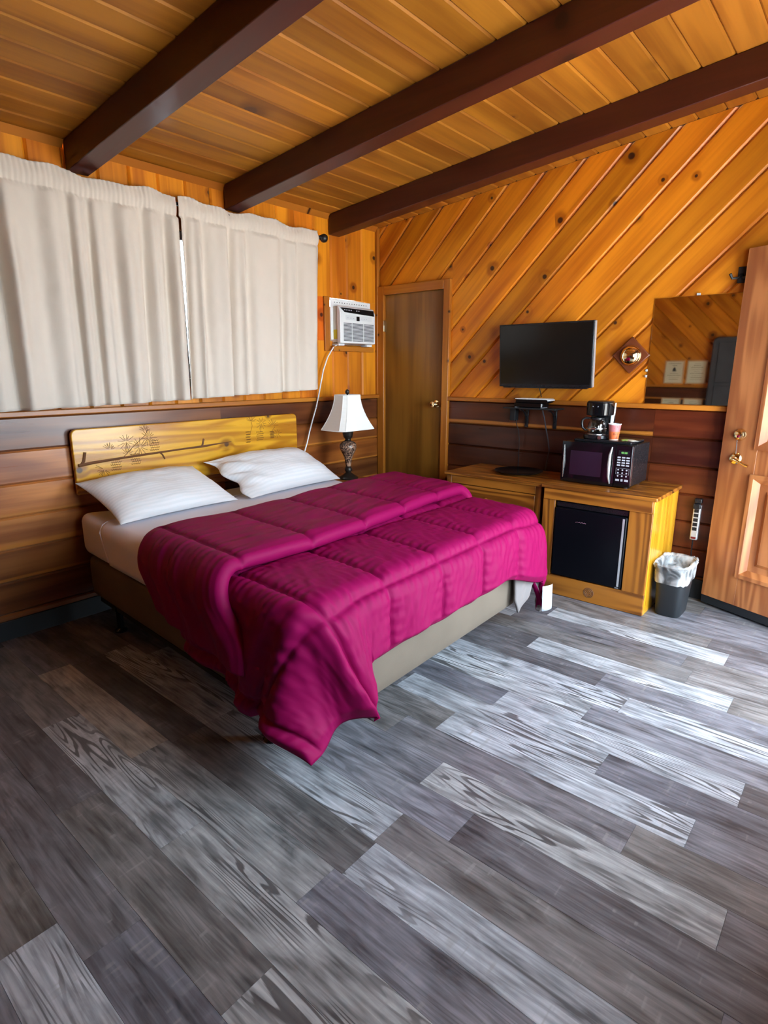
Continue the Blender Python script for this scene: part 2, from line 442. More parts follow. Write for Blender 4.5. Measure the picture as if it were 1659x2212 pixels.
def liner_mat():
    m, nt, b = newmat('clear_bin_liner')
    b.inputs['Base Color'].default_value = (.82, .83, .84, 1); b.inputs['Roughness'].default_value = .45
    b.inputs['Specular IOR Level'].default_value = .45
    tr = N(nt, 'ShaderNodeBsdfTransparent'); mx = N(nt, 'ShaderNodeMixShader')
    tc = N(nt, 'ShaderNodeTexCoord'); n = N(nt, 'ShaderNodeTexNoise'); n.inputs['Scale'].default_value = 12; n.inputs['Detail'].default_value = 2; n.inputs['Distortion'].default_value = 1.0
    L(nt, tc.outputs['Object'], n.inputs['Vector'])
    L(nt, math_(nt, 'MULTIPLY', ramp(nt, n.outputs[0], .25, .80), .7), mx.inputs[0])
    L(nt, tr.outputs[0], mx.inputs[1]); L(nt, b.outputs[0], mx.inputs[2])
    L(nt, mx.outputs[0], nt.nodes['Material Output'].inputs[0])
    return m
M['liner'] = liner_mat()

# ------------------------------------------------------------------ boards
def board(name, parent, mat, org, axl, axw, axn, Ln, W, T, ch=.006, color=(1, 1, 1, 0), clips=(), curve=0.0, gap=.0006):
    h = W / 2 - gap
    if curve:
        prof = [(-h, 0), (h, 0)]
        for k in range(7):
            t = 1 - 2 * k / 6
            prof.append((h * t, T - curve * t * t * t * t if abs(t) < 1 else T - curve - .002))
    else:
        prof = [(-h, 0), (h, 0), (h, T - ch), (h - ch, T), (-h + ch, T), (-h, T - ch)]
    n = len(prof)
    vs = [(0, a, b) for a, b in prof] + [(Ln, a, b) for a, b in prof]
    fs = [tuple(reversed(range(n))), tuple(range(n, 2 * n))] + [(i, (i + 1) % n, n + (i + 1) % n, n + i) for i in range(n)]
    axl, axw, axn, org = Vector(axl).normalized(), Vector(axw).normalized(), Vector(axn).normalized(), Vector(org)
    mw = Matrix(((axl.x, axw.x, axn.x, org.x), (axl.y, axw.y, axn.y, org.y), (axl.z, axw.z, axn.z, org.z), (0, 0, 0, 1)))
    bm = bmesh.new()
    bv = [bm.verts.new(v) for v in vs]
    for f in fs:
        bm.faces.new([bv[i] for i in f])
    inv = mw.inverted()
    for pt, nr in clips:
        lp = inv @ Vector(pt); ln = (inv.to_3x3() @ Vector(nr)).normalized()
        bmesh.ops.bisect_plane(bm, geom=bm.verts[:] + bm.edges[:] + bm.faces[:], plane_co=lp, plane_no=ln, clear_inner=True, dist=1e-6)
        ed = [e for e in bm.edges if e.is_boundary]
        if ed:
            bmesh.ops.holes_fill(bm, edges=ed, sides=0)
    if len(bm.faces) < 4:
        bm.free(); return None
    bmesh.ops.recalc_face_normals(bm, faces=bm.faces)
    me = bpy.data.meshes.new(name); bm.to_mesh(me); bm.free()
    me.materials.append(mat)
    if curve:
        me.polygons.foreach_set('use_smooth', [True] * len(me.polygons)); me.set_sharp_from_angle(angle=math.radians(35))
    o = bpy.data.objects.new(name, me); COL.objects.link(o)
    o.matrix_basis = mw; o.parent = parent; o.color = color
    return o

def jit(v, c=(1, 1, 1), hue=.0):
    k = 1 + rnd.uniform(-v, v)
    return (c[0] * k * (1 + rnd.uniform(-hue, hue)), c[1] * k, c[2] * k * (1 + rnd.uniform(-hue, hue)), 0)

CZ0, CSL = 2.53, -.093
def ceil_z(y): return CZ0 + CSL * y
CAPZ = 1.198
BT = .018   # board thickness

# ---- floor: subfloor slab and vinyl planks running from the bed wall to the front wall
floor = struct(MB().box(XL, 0, YF, 0, -.12, -.006).build('floor', M['sub']))
PW, PL_ = .1475, .92
X0 = -2.335
GREY = [(.132, .126, .137), (.102, .097, .105), (.146, .137, .136), (.160, .158, .178), (.118, .117, .136), (.138, .128, .124)]
LIGHT = [(.315, .325, .35), (.285, .283, .285), (.335, .345, .362)]
starts = {0: -2.344, 2: -1.47, 3: -2.40, 4: -1.45, 5: -1.92, 8: -1.94, -4: -2.29, -3: -1.87, -5: -2.62, -6: -2.72, -8: -2.15, -2: -2.20}
light = {(0, -2.344), (2, -1.47), (4, -1.45), (5, -1.92), (8, -1.94), (-4, -2.29), (-3, -1.87), (-6, -1.80), (-6, -2.72), (-8, -2.15), (-9, 0), (-2, -2.20), (-11, 0), (3, -2.40)}
k0 = -16
for k in range(k0, 20):
    xa, xb = X0 - PW * k, X0 - PW * (k + 1)
    xa, xb = min(xa, -.001), max(xb, XL + .001)
    if xa - xb < .02: continue
    s = starts.get(k, -rnd.uniform(0, .92))
    ys = []
    y = s
    while y < -.02: y += PL_
    while y > YF:
        ys.append(y); y -= PL_
    ys.append(y)
    for i in range(len(ys) - 1):
        ya, yb = min(ys[i], -.001), max(ys[i + 1], YF + .001)
        if ya - yb < .03: continue
        isl = any(kk == k and abs(yy - ys[i]) < .02 for kk, yy in light)
        if not isl and (k < -1 and rnd.random() < .13 or rnd.random() < .04): isl = True
        if isl:
            c = rnd.choice(LIGHT); a = 1.0
        else:
            c = rnd.choice(GREY); a = rnd.choice([.1, .3, .45])
        if k == 4 and abs(ys[i] + .53) < .03: c = (.33, .29, .25); a = .2
        kk = rnd.uniform(.9, 1.1)
        board('plank', floor, M['vinyl'], ((xa + xb) / 2, ya, -.006), (0, -1, 0), (1, 0, 0), (0, 0, 1), ya - yb - .0008, xa - xb,   .006, .0005, (c[0] * kk, c[1] * kk, c[2] * kk, a), gap=.0002)

# ---- ceiling
ceilm = MB()
ceilm.hexa([(XL, YF, ceil_z(YF) + BT), (0, YF, ceil_z(YF) + BT), (0, 0, ceil_z(0) + BT), (XL, 0, ceil_z(0) + BT),
            (XL, YF, ceil_z(YF) + .12), (0, YF, ceil_z(YF) + .12), (0, 0, ceil_z(0) + .12), (XL, 0, ceil_z(0) + .12)])
ceiling = struct(ceilm.build('ceiling', M['wallback']))
BEAMX = [(-2.445, -2.335), (-1.495, -1.385), (-.58, -.472)]
CP = .138
bays = [(XL, -4.32), (-4.32, -3.37), (-3.37, -2.39), (-2.39, -1.44), (-1.44, -.526), (-.526, -.001)]
up = Vector((0, 1, CSL)).normalized()
nrm = Vector((0, CSL, -1)).normalized()
for r in range(int(3.6 / CP) + 1):
    y = -CP * (r + .5)
    if y - CP / 2 < YF: continue
    for bi, (xa, xb) in enumerate(bays):
        k = rnd.uniform(.78, 1.18)
        board('ceiling_plank', ceiling, M['ceil'], (xa, y, ceil_z(y) + BT), (1, 0, 0), up, nrm, xb - xa - .001, CP * 1.002, BT, .008, (k, k * rnd.uniform(.94, 1.03), k * rnd.uniform(.85, 1.05), 0))
lab = ['dark red-brown ceiling beam ending above the left curtain', 'dark red-brown ceiling beam ending above the right curtain panel', 'dark red-brown ceiling beam running closest to the diagonal-plank wall']
for (xa, xb), lb in zip(BEAMX, lab):
    m = MB().hexa([(xa, YF + .002, ceil_z(YF) - .143), (xb, YF + .002, ceil_z(YF) - .143), (xb, -.012, ceil_z(0) - .143), (xa, -.012, ceil_z(0) - .143),
                   (xa, YF + .002, ceil_z(YF) - .001), (xb, YF + .002, ceil_z(YF) - .001), (xb, -.012, ceil_z(0) - .001), (xa, -.012, ceil_z(0) - .001)])
    tag(m.build('ceiling_beam', M['beamY'], bevel=.004, seg=2), lb, 'beam', 'ceiling beams')

# ---- back wall (behind the bed)
WO = (-2.75, -.90, 1.30, 2.22)    # window opening
AO = (-.575, -.165, 1.625, 1.945)   # air conditioner opening
wb = MB()
for a, b, c, d in ((XL, WO[0], -.1, 2.62), (WO[1], AO[0], -.1, 2.62), (WO[0], WO[1], -.1, WO[2]), (WO[0], WO[1], WO[3], 2.62),
                   (AO[1], .12, -.1, 2.62), (AO[0], AO[1], -.1, AO[2]), (AO[0], AO[1], AO[3], 2.62)):
    wb.box(a, b, BT, .13, c, d)
wall_back = struct(wb.build('wall_back', M['wallback']))
VW = .1725
xs = [-.035 - VW * i for i in range(31)]
def vpiece(x0, x1, z0, z1, col):
    board('wall_plank', wall_back, M['pine'], ((x0 + x1) / 2, BT, z0), (0, 0, 1), (-1, 0, 0), (0, -1, 0), z1 - z0, x1 - x0, BT, .011, col)
for i in range(len(xs) - 1):
    x1, x0 = xs[i], max(xs[i + 1], XL + .001)
    if x1 - x0 < .03: continue
    k = rnd.uniform(.85, 1.2); col = (k, k * rnd.uniform(.9, 1.12), k, 0)
    segs = [(CAPZ, ceil_z(0))]
    if x1 > WO[0] and x0 < WO[1]:
        segs = [(CAPZ, WO[2]), (WO[3], ceil_z(0))]
    elif x1 > AO[0] and x0 < AO[1]:
        segs = [(CAPZ, AO[2]), (AO[3], ceil_z(0))]
    if x1 > AO[0] > x0: vpiece(x0, AO[0] - .0005, AO[2] + .0005, AO[3] - .0005, (k * 1.0, k * .62, k * .8, 0))
    if x1 > AO[1] > x0: vpiece(AO[1] + .0005, x1, AO[2] + .0005, AO[3] - .0005, col)
    for z0, z1 in segs:
        xa, xb = x0, x1
        vpiece(xa, xb, z0, z1, col)
# corner bead
struct(MB().box(-.034, -.001, -.014, BT, CAPZ, ceil_z(0) - .002).build('trim_1', M['trimZ'], bevel=.004))
# horizontal cedar boards below the cap
HB = .1718
def wains(parent, org_fn, axl, axw, axn, Ln, colors, n=7):
    z = 1.168
    for i in range(n):
        z0 = z - HB
        if z < .09: break
        c = colors[i % len(colors)]
        board('wainscot_board', parent, M['cedar'], org_fn((z + z0) / 2), axl, axw, axn, Ln, HB, BT, .009, c)
        z = z0
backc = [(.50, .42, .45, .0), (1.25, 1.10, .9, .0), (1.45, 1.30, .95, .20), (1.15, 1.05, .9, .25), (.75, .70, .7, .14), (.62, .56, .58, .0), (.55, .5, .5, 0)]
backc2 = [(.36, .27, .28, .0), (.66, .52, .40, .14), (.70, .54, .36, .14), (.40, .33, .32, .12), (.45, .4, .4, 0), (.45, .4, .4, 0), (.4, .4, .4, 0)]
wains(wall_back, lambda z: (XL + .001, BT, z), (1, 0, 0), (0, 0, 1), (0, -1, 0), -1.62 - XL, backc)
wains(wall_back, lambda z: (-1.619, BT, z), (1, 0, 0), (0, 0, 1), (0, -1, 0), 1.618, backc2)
struct(MB().box(XL + .001, -.001, -.030, BT, 1.168, CAPZ).build('trim_2', M['trimX'], bevel=.005))
for i, (a, b) in enumerate(((-3.37, BEAMX[0][0]), (BEAMX[0][1], BEAMX[1][0]), (BEAMX[1][1], BEAMX[2][0]), (BEAMX[2][1], -.04))):
    struct(MB().prism([(-.001, ceil_z(0) - .035), (-.030, ceil_z(0) + .000), (-.001, ceil_z(0) - .001)], a + .001, b - .001, 'X').build('trim_%d' % (3 + i), M['trimX']))
struct(MB().box(XL + .001, -.001, -.012, -.0005, .0, .105).build('baseboard_back', M['rubber'], bevel=.003))

# window behind the curtains
win = MB()
fx = .05
for a, b, c, d in ((WO[0], WO[1], WO[2], WO[2] + fx), (WO[0], WO[1], WO[3] - fx, WO[3]), (WO[0], WO[0] + fx, WO[2] + fx, WO[3] - fx), (WO[1] - fx, WO[1], WO[2] + fx, WO[3] - fx), (-1.85, -1.80, WO[2] + fx, WO[3] - fx)):
    win.box(a, b, .03, .09, c, d)
w1 = struct(win.build('window_1', M['white'], bevel=.004))
for a, b in ((WO[0] + fx, -1.85), (-1.80, WO[1] - fx)):
    MB().box(a, b, .055, .06, WO[2] + fx, WO[3] - fx).build('pane', M['glass'], w1)

# ---- right wall (television wall): diagonal planks over dark cedar boards
wr_ = MB()
wr_.box(BT, .14, YF - .15, .13, -.1, 2.95)
wall_right = struct(wr_.build('wall_right', M['wallback']))
DOORY, DOORZ = -.742, 2.075
cc = 2.204 + .2478 * 2
s2 = math.sqrt(.5)
i = 0
while cc > -2.6:
    cmid = cc - .1239
    col = jit(.16, hue=.06)
    # strip centre line: z = cmid - y ; direction (0,-1,1)
    y_start = .3 if cmid > CAPZ else cmid - CAPZ + .2
    org = (BT, y_start, cmid - y_start)
    base = [((0, -.001, 0), (0, -1, 0)), ((0, YF + .001, 0), (0, 1, 0)), ((0, 0, CAPZ), (0, 0, 1)), ((0, 0, ceil_z(0) - .001), (0, CSL, -1))]
    args = (org, (0, -1, 1), (0, 1, 1), (-1, 0, 0), 5.6, .2478 * s2, BT, .012, col)
    cD = DOORZ + DOORY
    if cc - .2478 > cD:
        board('diagonal_plank', wall_right, M['pine'], *args, clips=base + [((0, 0, DOORZ), (0, 0, 1))])
    elif cc < cD:
        board('diagonal_plank', wall_right, M['pine'], *args, clips=base + [((0, DOORY, 0), (0, -1, 0))])
    else:
        board('diagonal_plank', wall_right, M['pine'], *args, clips=base + [((0, DOORY, 0), (0, -1, 0))])
        board('diagonal_plank', wall_right, M['pine'], *args, clips=base + [((0, DOORY, 0), (0, 1, 0)), ((0, 0, DOORZ), (0, 0, 1))])
    cc -= .2478
rc = [(.24, .13, .15, .24), (.16, .10, .15, .0), (.20, .12, .13, .0), (.24, .14, .14, .0), (.20, .12, .13, .0), (.24, .13, .13, .0), (.2, .12, .12, 0)]
rc2 = [(.30, .15, .16, .02), (.17, .10, .14, .0), (.30, .17, .17, .0), (.24, .13, .14, .0), (.22, .12, .14, .0), (.26, .14, .14, .0), (.2, .12, .12, 0)]
wains(wall_right, lambda z: (BT, DOORY, z), (0, -1, 0), (0, 0, 1), (-1, 0, 0), 1.55, rc)
wains(wall_right, lambda z: (BT, DOORY - 1.551, z), (0, -1, 0), (0, 0, 1), (-1, 0, 0), -(DOORY - 1.551) + YF + .0 if False else (DOORY - 1.551) - YF - .001, rc2)
struct(MB().box(-.030, BT, YF + .001, DOORY, 1.168, CAPZ).build('trim_7', M['trimY'], bevel=.005))
struct(MB().box(-.012, -.0005, YF + .001, DOORY - .002, 0, .125).build('baseboard_right', M['rubber'], bevel=.003))

# closet door
d1 = struct(MB().box(-.004, BT, -.682, -.078, .012, 2.005).build('door_1', M['veneer'], bevel=.002))
jm = MB().box(-.030, BT, -.078, -.006, 0, 2.075); jm.build('door_jamb', M['trimZ'], d1, bevel=.004)
jm = MB().box(-.030, BT, DOORY, -.682, 0, 2.075); jm.build('door_jamb', M['trimZ'], d1, bevel=.004)
MB().box(-.0302, BT, -.681, -.079, 2.006, 2.0752).build('door_head', M['trimY'], d1, bevel=.004)
kb = MB().lathe([(.030, 0), (.030, -.006), (.012, -.010), (.011, -.030), (.026, -.040), (.029, -.052), (.022, -.064), (.004, -.067)], 20, (-.004, -.622, 1.135), 'X')
kb.build('door_knob', M['brass'], d1, smooth=True)
MB().box(-.006, -.0005, -.680, -.662, 1.09, 1.15).build('latch_plate', M['brass'], d1)
for z in (1.76, .25):
    MB().box(-.034, -.002, -.088, -.0785, z - .045, z + .045).build('hinge', M['brass'], d1, bevel=.002)

# ---- left wall, seen only in the mirror
wl = struct(MB().box(XL - .14, XL - BT, YF - .15, .13, -.1, 2.95).build('wall_left', M['wallback']))
cc = 6.7
while cc > .9:
    cmid = cc - .1239
    board('diagonal_plank', wl, M['pine'], (XL - BT, -4.2, cmid - 4.2), (0, 1, 1), (0, -1, 1), (1, 0, 0), 6.5, .2478 * s2, BT, .012, jit(.16, hue=.06),
          clips=[((0, -.031, 0), (0, -1, 0)), ((0, YF + .001, 0), (0, 1, 0)), ((0, 0, CAPZ), (0, 0, 1)), ((0, 0, ceil_z(0) - .001), (0, CSL, -1))])
    cc -= .2478
wains(wl, lambda z: (XL - BT, YF + .001, z), (0, 1, 0), (0, 0, 1), (1, 0, 0), -YF - .032, rc)
struct(MB().box(XL - BT, XL + .03, YF + .001, -.032, 1.168, CAPZ).build('trim_8', M['trimY'], bevel=.005))

# ---- front wall with the entry doorway and a window, behind the camera
wf = MB()
DX0, DX1 = DOOR_X
for a, b, c, d in ((XL - .1, WIN_X[0], -.1, 2.95), (WIN_X[1], DX0, -.1, 2.95), (DX1, .12, -.1, 2.95), (DX0, DX1, 2.05, 2.95), (DX0, DX1, -.1, -.001), (WIN_X[0], WIN_X[1], -.1, .85), (WIN_X[0], WIN_X[1], 2.05, 2.95)):
    wf.box(a, b, YF - .15, YF, c, d)
wall_front = struct(wf.build('wall_front', M['trimX']))
wn = MB()
for a, b, c, d in ((WIN_X[0], WIN_X[1], .85, .90), (WIN_X[0], WIN_X[1], 2.0, 2.05), (WIN_X[0], WIN_X[0] + .05, .9, 2.0), (WIN_X[1] - .05, WIN_X[1], .9, 2.0), (-2.30, -2.25, .9, 2.0)):
    wn.box(a, b, YF - .10, YF - .03, c, d)
w2 = struct(wn.build('window_2', M['white'], bevel=.004))
struct(MB().box(-14, 10, -16, YF - .16, -.25, -.15).build('ground', M['ground']))

# entry door, swung open against the television wall
DW = .91
dl = Vector((-.075, -2.695, 0)); dd = Vector((-.385, -.923, 0)).normalized()
ang = math.atan2(dd.y, dd.x)
d2 = MB()   # local x along the door from latch edge, local y thickness; visible face at -y... set below
FZ0, FZ1 = .062, 2.035
T2 = .042
PX = (.205, .705); PZ = ((.25, .825), (.99, 1.86))
d2.box(0, PX[0], 0, T2, FZ0, FZ1); d2.box(PX[1], DW, 0, T2, FZ0, FZ1)
for a, b in ((FZ0, PZ[0][0]), (PZ[0][1], PZ[1][0]), (PZ[1][1], FZ1)):
    d2.box(PX[0], PX[1], 0, T2, a, b)
door2 = struct(d2.build('door_2', M['oakZ'], bevel=.002, seg=1))
door2.location = dl; door2.rotation_euler = (0, 0, ang)
# visible (room) face: decide its side from the camera
nloc = Vector((-math.sin(ang), math.cos(ang), 0))
side = 1 if (CAM - dl).dot(nloc) > 0 else -1
def dy(d): return T2 + d if side > 0 else -d
for z0, z1 in PZ:
    fr = MB()
    x0, x1 = PX; o_ = .014; i_ = .036; dp = .012
    outer = [(x0 - o_, z0 - o_), (x1 + o_, z0 - o_), (x1 + o_, z1 + o_), (x0 - o_, z1 + o_)]
    mid = [(x0 + .008, z0 + .008), (x1 - .008, z0 + .008), (x1 - .008, z1 - .008), (x0 + .008, z1 - .008)]
    inner = [(x0 + i_, z0 + i_), (x1 - i_, z0 + i_), (x1 - i_, z1 - i_), (x0 + i_, z1 - i_)]
    vs = [(a, dy(0), b) for a, b in outer] + [(a, dy(dp), b) for a, b in outer] + [(a, dy(dp), b) for a, b in mid] + [(a, dy(-.016), b) for a, b in inner]
    fs = []
    for lv in range(3):
        for q in range(4):
            q2 = (q + 1) % 4
            fs.append((lv * 4 + q, lv * 4 + q2, lv * 4 + 4 + q2, lv * 4 + 4 + q))
    fr.add(vs, fs); fr.build('panel_moulding', M['oakZ'], door2, local=True)
    pn = MB(); b1 = i_ + .0; b2 = i_ + .035; bb = b2 + .02
    r1 = [(x0 + b1, z0 + b1), (x1 - b1, z0 + b1), (x1 - b1, z1 - b1), (x0 + b1, z1 - b1)]
    r2 = [(x0 + b2, z0 + b2), (x1 - b2, z0 + b2), (x1 - b2, z1 - b2), (x0 + b2, z1 - b2)]
    r3 = [(x0 + bb, z0 + bb), (x1 - bb, z0 + bb), (x1 - bb, z1 - bb), (x0 + bb, z1 - bb)]
    vs = [(a, dy(-.016), b) for a, b in r1] + [(a, dy(-.018), b) for a, b in r2] + [(a, dy(-.004), b) for a, b in r3]
    fs = [(8, 9, 10, 11)]
    for lv in range(2):
        for q in range(4):
            q2 = (q + 1) % 4
            fs.append((lv * 4 + q, lv * 4 + q2, lv * 4 + 4 + q2, lv * 4 + 4 + q))
    pn.add(vs, fs); pn.build('raised_panel', M['oakZ'], door2, local=True)
sg = 1 if side > 0 else -1
base_y = dy(0)
def dlathe(prof, s, z, n=24):
    return MB().lathe([(r, sg * h) for r, h in prof], n, (s, base_y, z), 'Y')
dlathe([(.034, 0), (.033, .010), (.026, .018), (.024, .028), (.016, .032), (.003, .033)], .100, 1.05).build('deadbolt', M['brass'], door2, smooth=True, local=True)
dlathe([(.036, 0), (.035, .006), (.028, .012), (.014, .016), (.012, .040), (.003, .042)], .092, .915).build('lever_rose', M['brass'], door2, smooth=True, local=True)
lv = MB().tube([(.092, base_y + sg * .036, .915), (.115, base_y + sg * .040, .912), (.15, base_y + sg * .042, .900), (.175, base_y + sg * .043, .890), (.190, base_y + sg * .041, .887)], [.009, .010, .008, .008, .009], 10)
lv.build('lever_handle', M['brass'], door2, smooth=True, local=True)
MB().tube([(.100, base_y + sg * .024, 1.02), (.096, base_y + sg * .012, .97), (.094, base_y + sg * .010, .94)], .0025, 6).build('key_chain', M['steel'], door2, local=True)
MB().box(.002, DW - .002, .004, T2 - .004, .014, .061).build('door_sweep', M['rubber'], door2, local=True)
MB().box(-.001, .0006, .008, T2 - .008, .87, .96).build('strike_edge', M['brass'], door2, local=True)

# ------------------------------------------------------------------ bed
BX, BY, K1, K2, BW, BV = -2.62, -.055, -.050, .025, 1.74, 2.0
def BP(u, v, z):
    return (BX + u * (1 - .045 * min(max(v, 0), 2.4)) + K1 * v, BY + K2 * u - v, z)
def rbox(m, u0, u1, v0, v1, z0, z1, r=.05, nu=24, nv=28, nz=6, puff=0.0):
    """rounded block in bed coordinates"""
    nn = 22
    # build as a spherified cuboid: sample a subdivided box surface
    def face(fn, na, nb):
        P = np.zeros((na + 1, nb + 1, 3))
        for i in range(na + 1):
            for j in range(nb + 1):
                u, v, z = fn(i / na, j / nb)
                cu = min(max(u, u0 + r), u1 - r); cv = min(max(v, v0 + r), v1 - r); cz = min(max(z, z0 + r), z1 - r)
                d = np.array([u - cu, v - cv, z - cz]); l = np.linalg.norm(d)
                if l > 1e-9: d = d / l * r
                q = np.array([cu, cv, cz]) + d
                P[i, j] = BP(*q)
        m.grid(P)
    def sp(t, a, b):   # denser at the ends
        t = .5 - .5 * math.cos(PI * t); return a + (b - a) * t
    face(lambda s, t: (sp(s, u0, u1), sp(t, v0, v1), z1), nu, nv)
    face(lambda s, t: (sp(s, u0, u1), sp(t, v0, v1), z0), nu, nv)
    face(lambda s, t: (u0, sp(s, v0, v1), sp(t, z0, z1)), nv, nz)
    face(lambda s, t: (u1, sp(s, v0, v1), sp(t, z0, z1)), nv, nz)
    face(lambda s, t: (sp(s, u0, u1), v0, sp(t, z0, z1)), nu, nz)
    face(lambda s, t: (sp(s, u0, u1), v1, sp(t, z0, z1)), nu, nz)
    return m
def weld(o, d=.0004):
    bm = bmesh.new(); bm.from_mesh(o.data)
    bmesh.ops.remove_doubles(bm, verts=bm.verts, dist=d)
    bmesh.ops.recalc_face_normals(bm, faces=bm.faces)
    bm.to_mesh(o.data); bm.free()
    o.data.polygons.foreach_set('use_smooth', [True] * len(o.data.polygons))
    return o

fr = thing('bed_frame', 'black steel bed frame with round feet under the box spring', 'bed frame', BP(.87, 1.0, 0))
for u in (.05, BW - .05):
    m = MB()
    a, b = BP(u, .1, .125), BP(u, 1.9, .125)
    m.hexa([(a[0] - .018, a[1], .125), (a[0] + .018, a[1], .125), (b[0] + .018, b[1], .125), (b[0] - .018, b[1], .125),
            (a[0] - .018, a[1], .148), (a[0] + .018, a[1], .148), (b[0] + .018, b[1], .148), (b[0] - .018, b[1], .148)])
    m.build('side_rail', M['matte'], fr)
for v in (.3, 1.70):
    a, b = BP(.02, v, 0), BP(BW - .02, v, 0)
    MB().hexa([(a[0], a[1] - .02, .126), (b[0], b[1] - .02, .126), (b[0], b[1] + .02, .126), (a[0], a[1] + .02, .126),
               (a[0], a[1] - .02, .147), (b[0], b[1] - .02, .147), (b[0], b[1] + .02, .147), (a[0], a[1] + .02, .147)]).build('cross_bar', M['matte'], fr)
    for u in (.05, BW - .10):
        p = BP(u, v, 0)
        lg = MB().lathe([(.032, 0), (.034, .006), (.030, .012), (.018, .020), (.016, .126)], 20, p)
        lg.build('leg', M['gloss'], fr, smooth=True)
bs = weld(rbox(MB(), .015, BW - .02, .02, BV - .01, .149, .385, r=.035).build('box_spring', M['suede']))
tag(bs, 'box spring wrapped in taupe suede fabric under the mattress', 'box spring')

def mtop(u, v):   # soft crown of the mattress
    e = min(u, BW - u)
    return .618
mt = weld(rbox(MB(), 0, BW, 0, BV, .387, .618, r=.055, nz=10).build('mattress', M['sheet']))
for vv in mt.data.vertices:   # slightly lifted head corners, soft sag along the sides
    x, y, z = vv.co
    v = -(y - BY); u = (x - BX - K1 * v) / (1 - .045 * min(max(v, 0), 2.4))
    if z > .5:
        e = max(0, 1 - min(u, BW - u) / .25); h = max(0, 1 - v / .35)
        vv.co.z += .020 * h * e - .020 * e * min(1, max(0, (v - .4) / .6))
        vv.co.z += .002 * mn.noise(Vector((u * 7, v * 7, 0)))
    if z < .45:
        vv.co.z += .004 + .004 * mn.noise(Vector((u * 5, v * 5, 3)))
tag(mt, 'mattress in a white fitted sheet, its head end bare beside the pillows', 'mattress')
# white flat sheet over the middle of the mattress with a folded edge near the pillows
R = .055
def hang(s, R):
    if s <= 0: return 0, 0, 0
    if s < R * PI / 2:
        a = s / R; return R * math.sin(a), R * (1 - math.cos(a)), a
    return R, R + s - R * PI / 2, PI / 2
def sheet_pt(s, v):
    """s runs across the bed from the left hem (negative) to the right hem"""
    o = .006
    e0 = R
    if s < e0:
        h, dn, a = hang(e0 - s, R); u = e0 - h - o * math.sin(a); z = .618 + o - dn - o * (1 - math.cos(a))
    elif s > BW - e0:
        h, dn, a = hang(s - BW + e0, R); u = BW - e0 + h + o * math.sin(a); z = .618 + o - dn - o * (1 - math.cos(a))
    else:
        u, z = s, .618 + o
    if z > .5:
        e = max(0, 1 - min(u, BW - u) / .25); h_ = max(0, 1 - v / .35)
        z += .020 * max(0, h_) * max(0, e) - .020 * min(e, 1) * min(1, max(0, (v - .4) / .6))
    z += .0015 * mn.noise(Vector((u * 9, v * 4, 5)))
    return u, z
S = np.linspace(-.175, BW + .175, 90); V = np.linspace(.30, 1.30, 30)
P = np.zeros((len(S), len(V), 3))
for i, s in enumerate(S):
    for j, v in enumerate(V):
        drop = 1.0
        vv = v + (.10 * max(0, -s / .175) * max(0, 1 - (v - .30) / .5) if s < 0 else 0)
        u, z = sheet_pt(s, vv)
        P[i, j] = BP(u, vv, z)
fs = MB().grid(P).build('flat_sheet', M['sheet2'], smooth=True, angle=180)
so = fs.modifiers.new('th', 'SOLIDIFY'); so.thickness = .003; so.offset = 1
tag(fs, 'smooth white flat sheet spread between the pillows and the comforter', 'sheet')
hm = MB()
prev = []
for s in np.linspace(-.16, BW + .16, 60):
    v = .305 + (.10 * max(0, -s / .175) if s < 0 else 0)
    u, z = sheet_pt(s, v); p = BP(u, v, z)
    o = Vector((-.004 if s < 0 else 0, 0, .004 if s > 0 else 0)); prev.append(tuple(Vector(p) + o))
hm.tube(prev, .0035, 6).build('sheet_hem', M['sheet2'], fs, smooth=True)

# headboard
HBX = (-2.60, -.993); HBZ = (.725, 1.088)
hb = thing('headboard', 'yellow varnished pine headboard with burnt pine branch engraving', 'headboard', ((HBX[0] + HBX[1]) / 2, -.03, HBZ[0]))
def rrect(x0, x1, z0, z1, r, n=6, bot=True):
    pts = []
    for cx, cz, a0, rr in ((x1 - r, z1 - r, 0, r), (x0 + r, z1 - r, 90, r), (x0, z0, None, 0), (x1, z0, None, 0)):
        if a0 is None: pts.append((cx, cz))
        else:
            for k in range(n + 1):
                a = math.radians(a0 + 90 * k / n); pts.append((cx + r * math.cos(a), cz + r * math.sin(a)))
    return pts
MB().prism(rrect(*HBX, *HBZ, .035), -.046, -.019, 'Y').build('headboard_panel', M['head'], hb, bevel=.005, seg=3)
def hpt(px, pz, d=.0472): return (HBX[0] + px, -d, HBZ[0] + pz)
eng = MB()
br = [(0.02, .165), (.10, .172), (.25, .180), (.42, .186), (.55, .190), (.68, .194), (.80, .196), (.93, .203), (1.02, .206)]
eng.tube([hpt(a, b) for a, b in br], [.010, .009, .007, .007, .006, .006, .008, .004, .002], 6)
for pts, r in (([(.035, .168), (.050, .185), (.062, .235)], .008), ([(.50, .188), (.515, .175), (.53, .145)], .005), ([(.79, .196), (.80, .21), (.81, .245)], .006)):
    eng.tube([hpt(a, b) for a, b in pts], r, 6)
eng.build('branch_engraving', M['burn'], hb, smooth=True)
er = random.Random(3)
nd = MB()
def needles(cx, cz, n=14, rr=.05, a0=0, a1=360):
    for k in range(n):
        a = math.radians(a0 + (a1 - a0) * k / n + er.uniform(-8, 8)); r0 = er.uniform(.006, .015); r1 = rr * er.uniform(.7, 1.1)
        nd.tube([hpt(cx + r0 * math.cos(a), cz + r0 * math.sin(a), .0465), hpt(cx + r1 * math.cos(a), cz + r1 * math.sin(a), .0465)], .0011, 4)
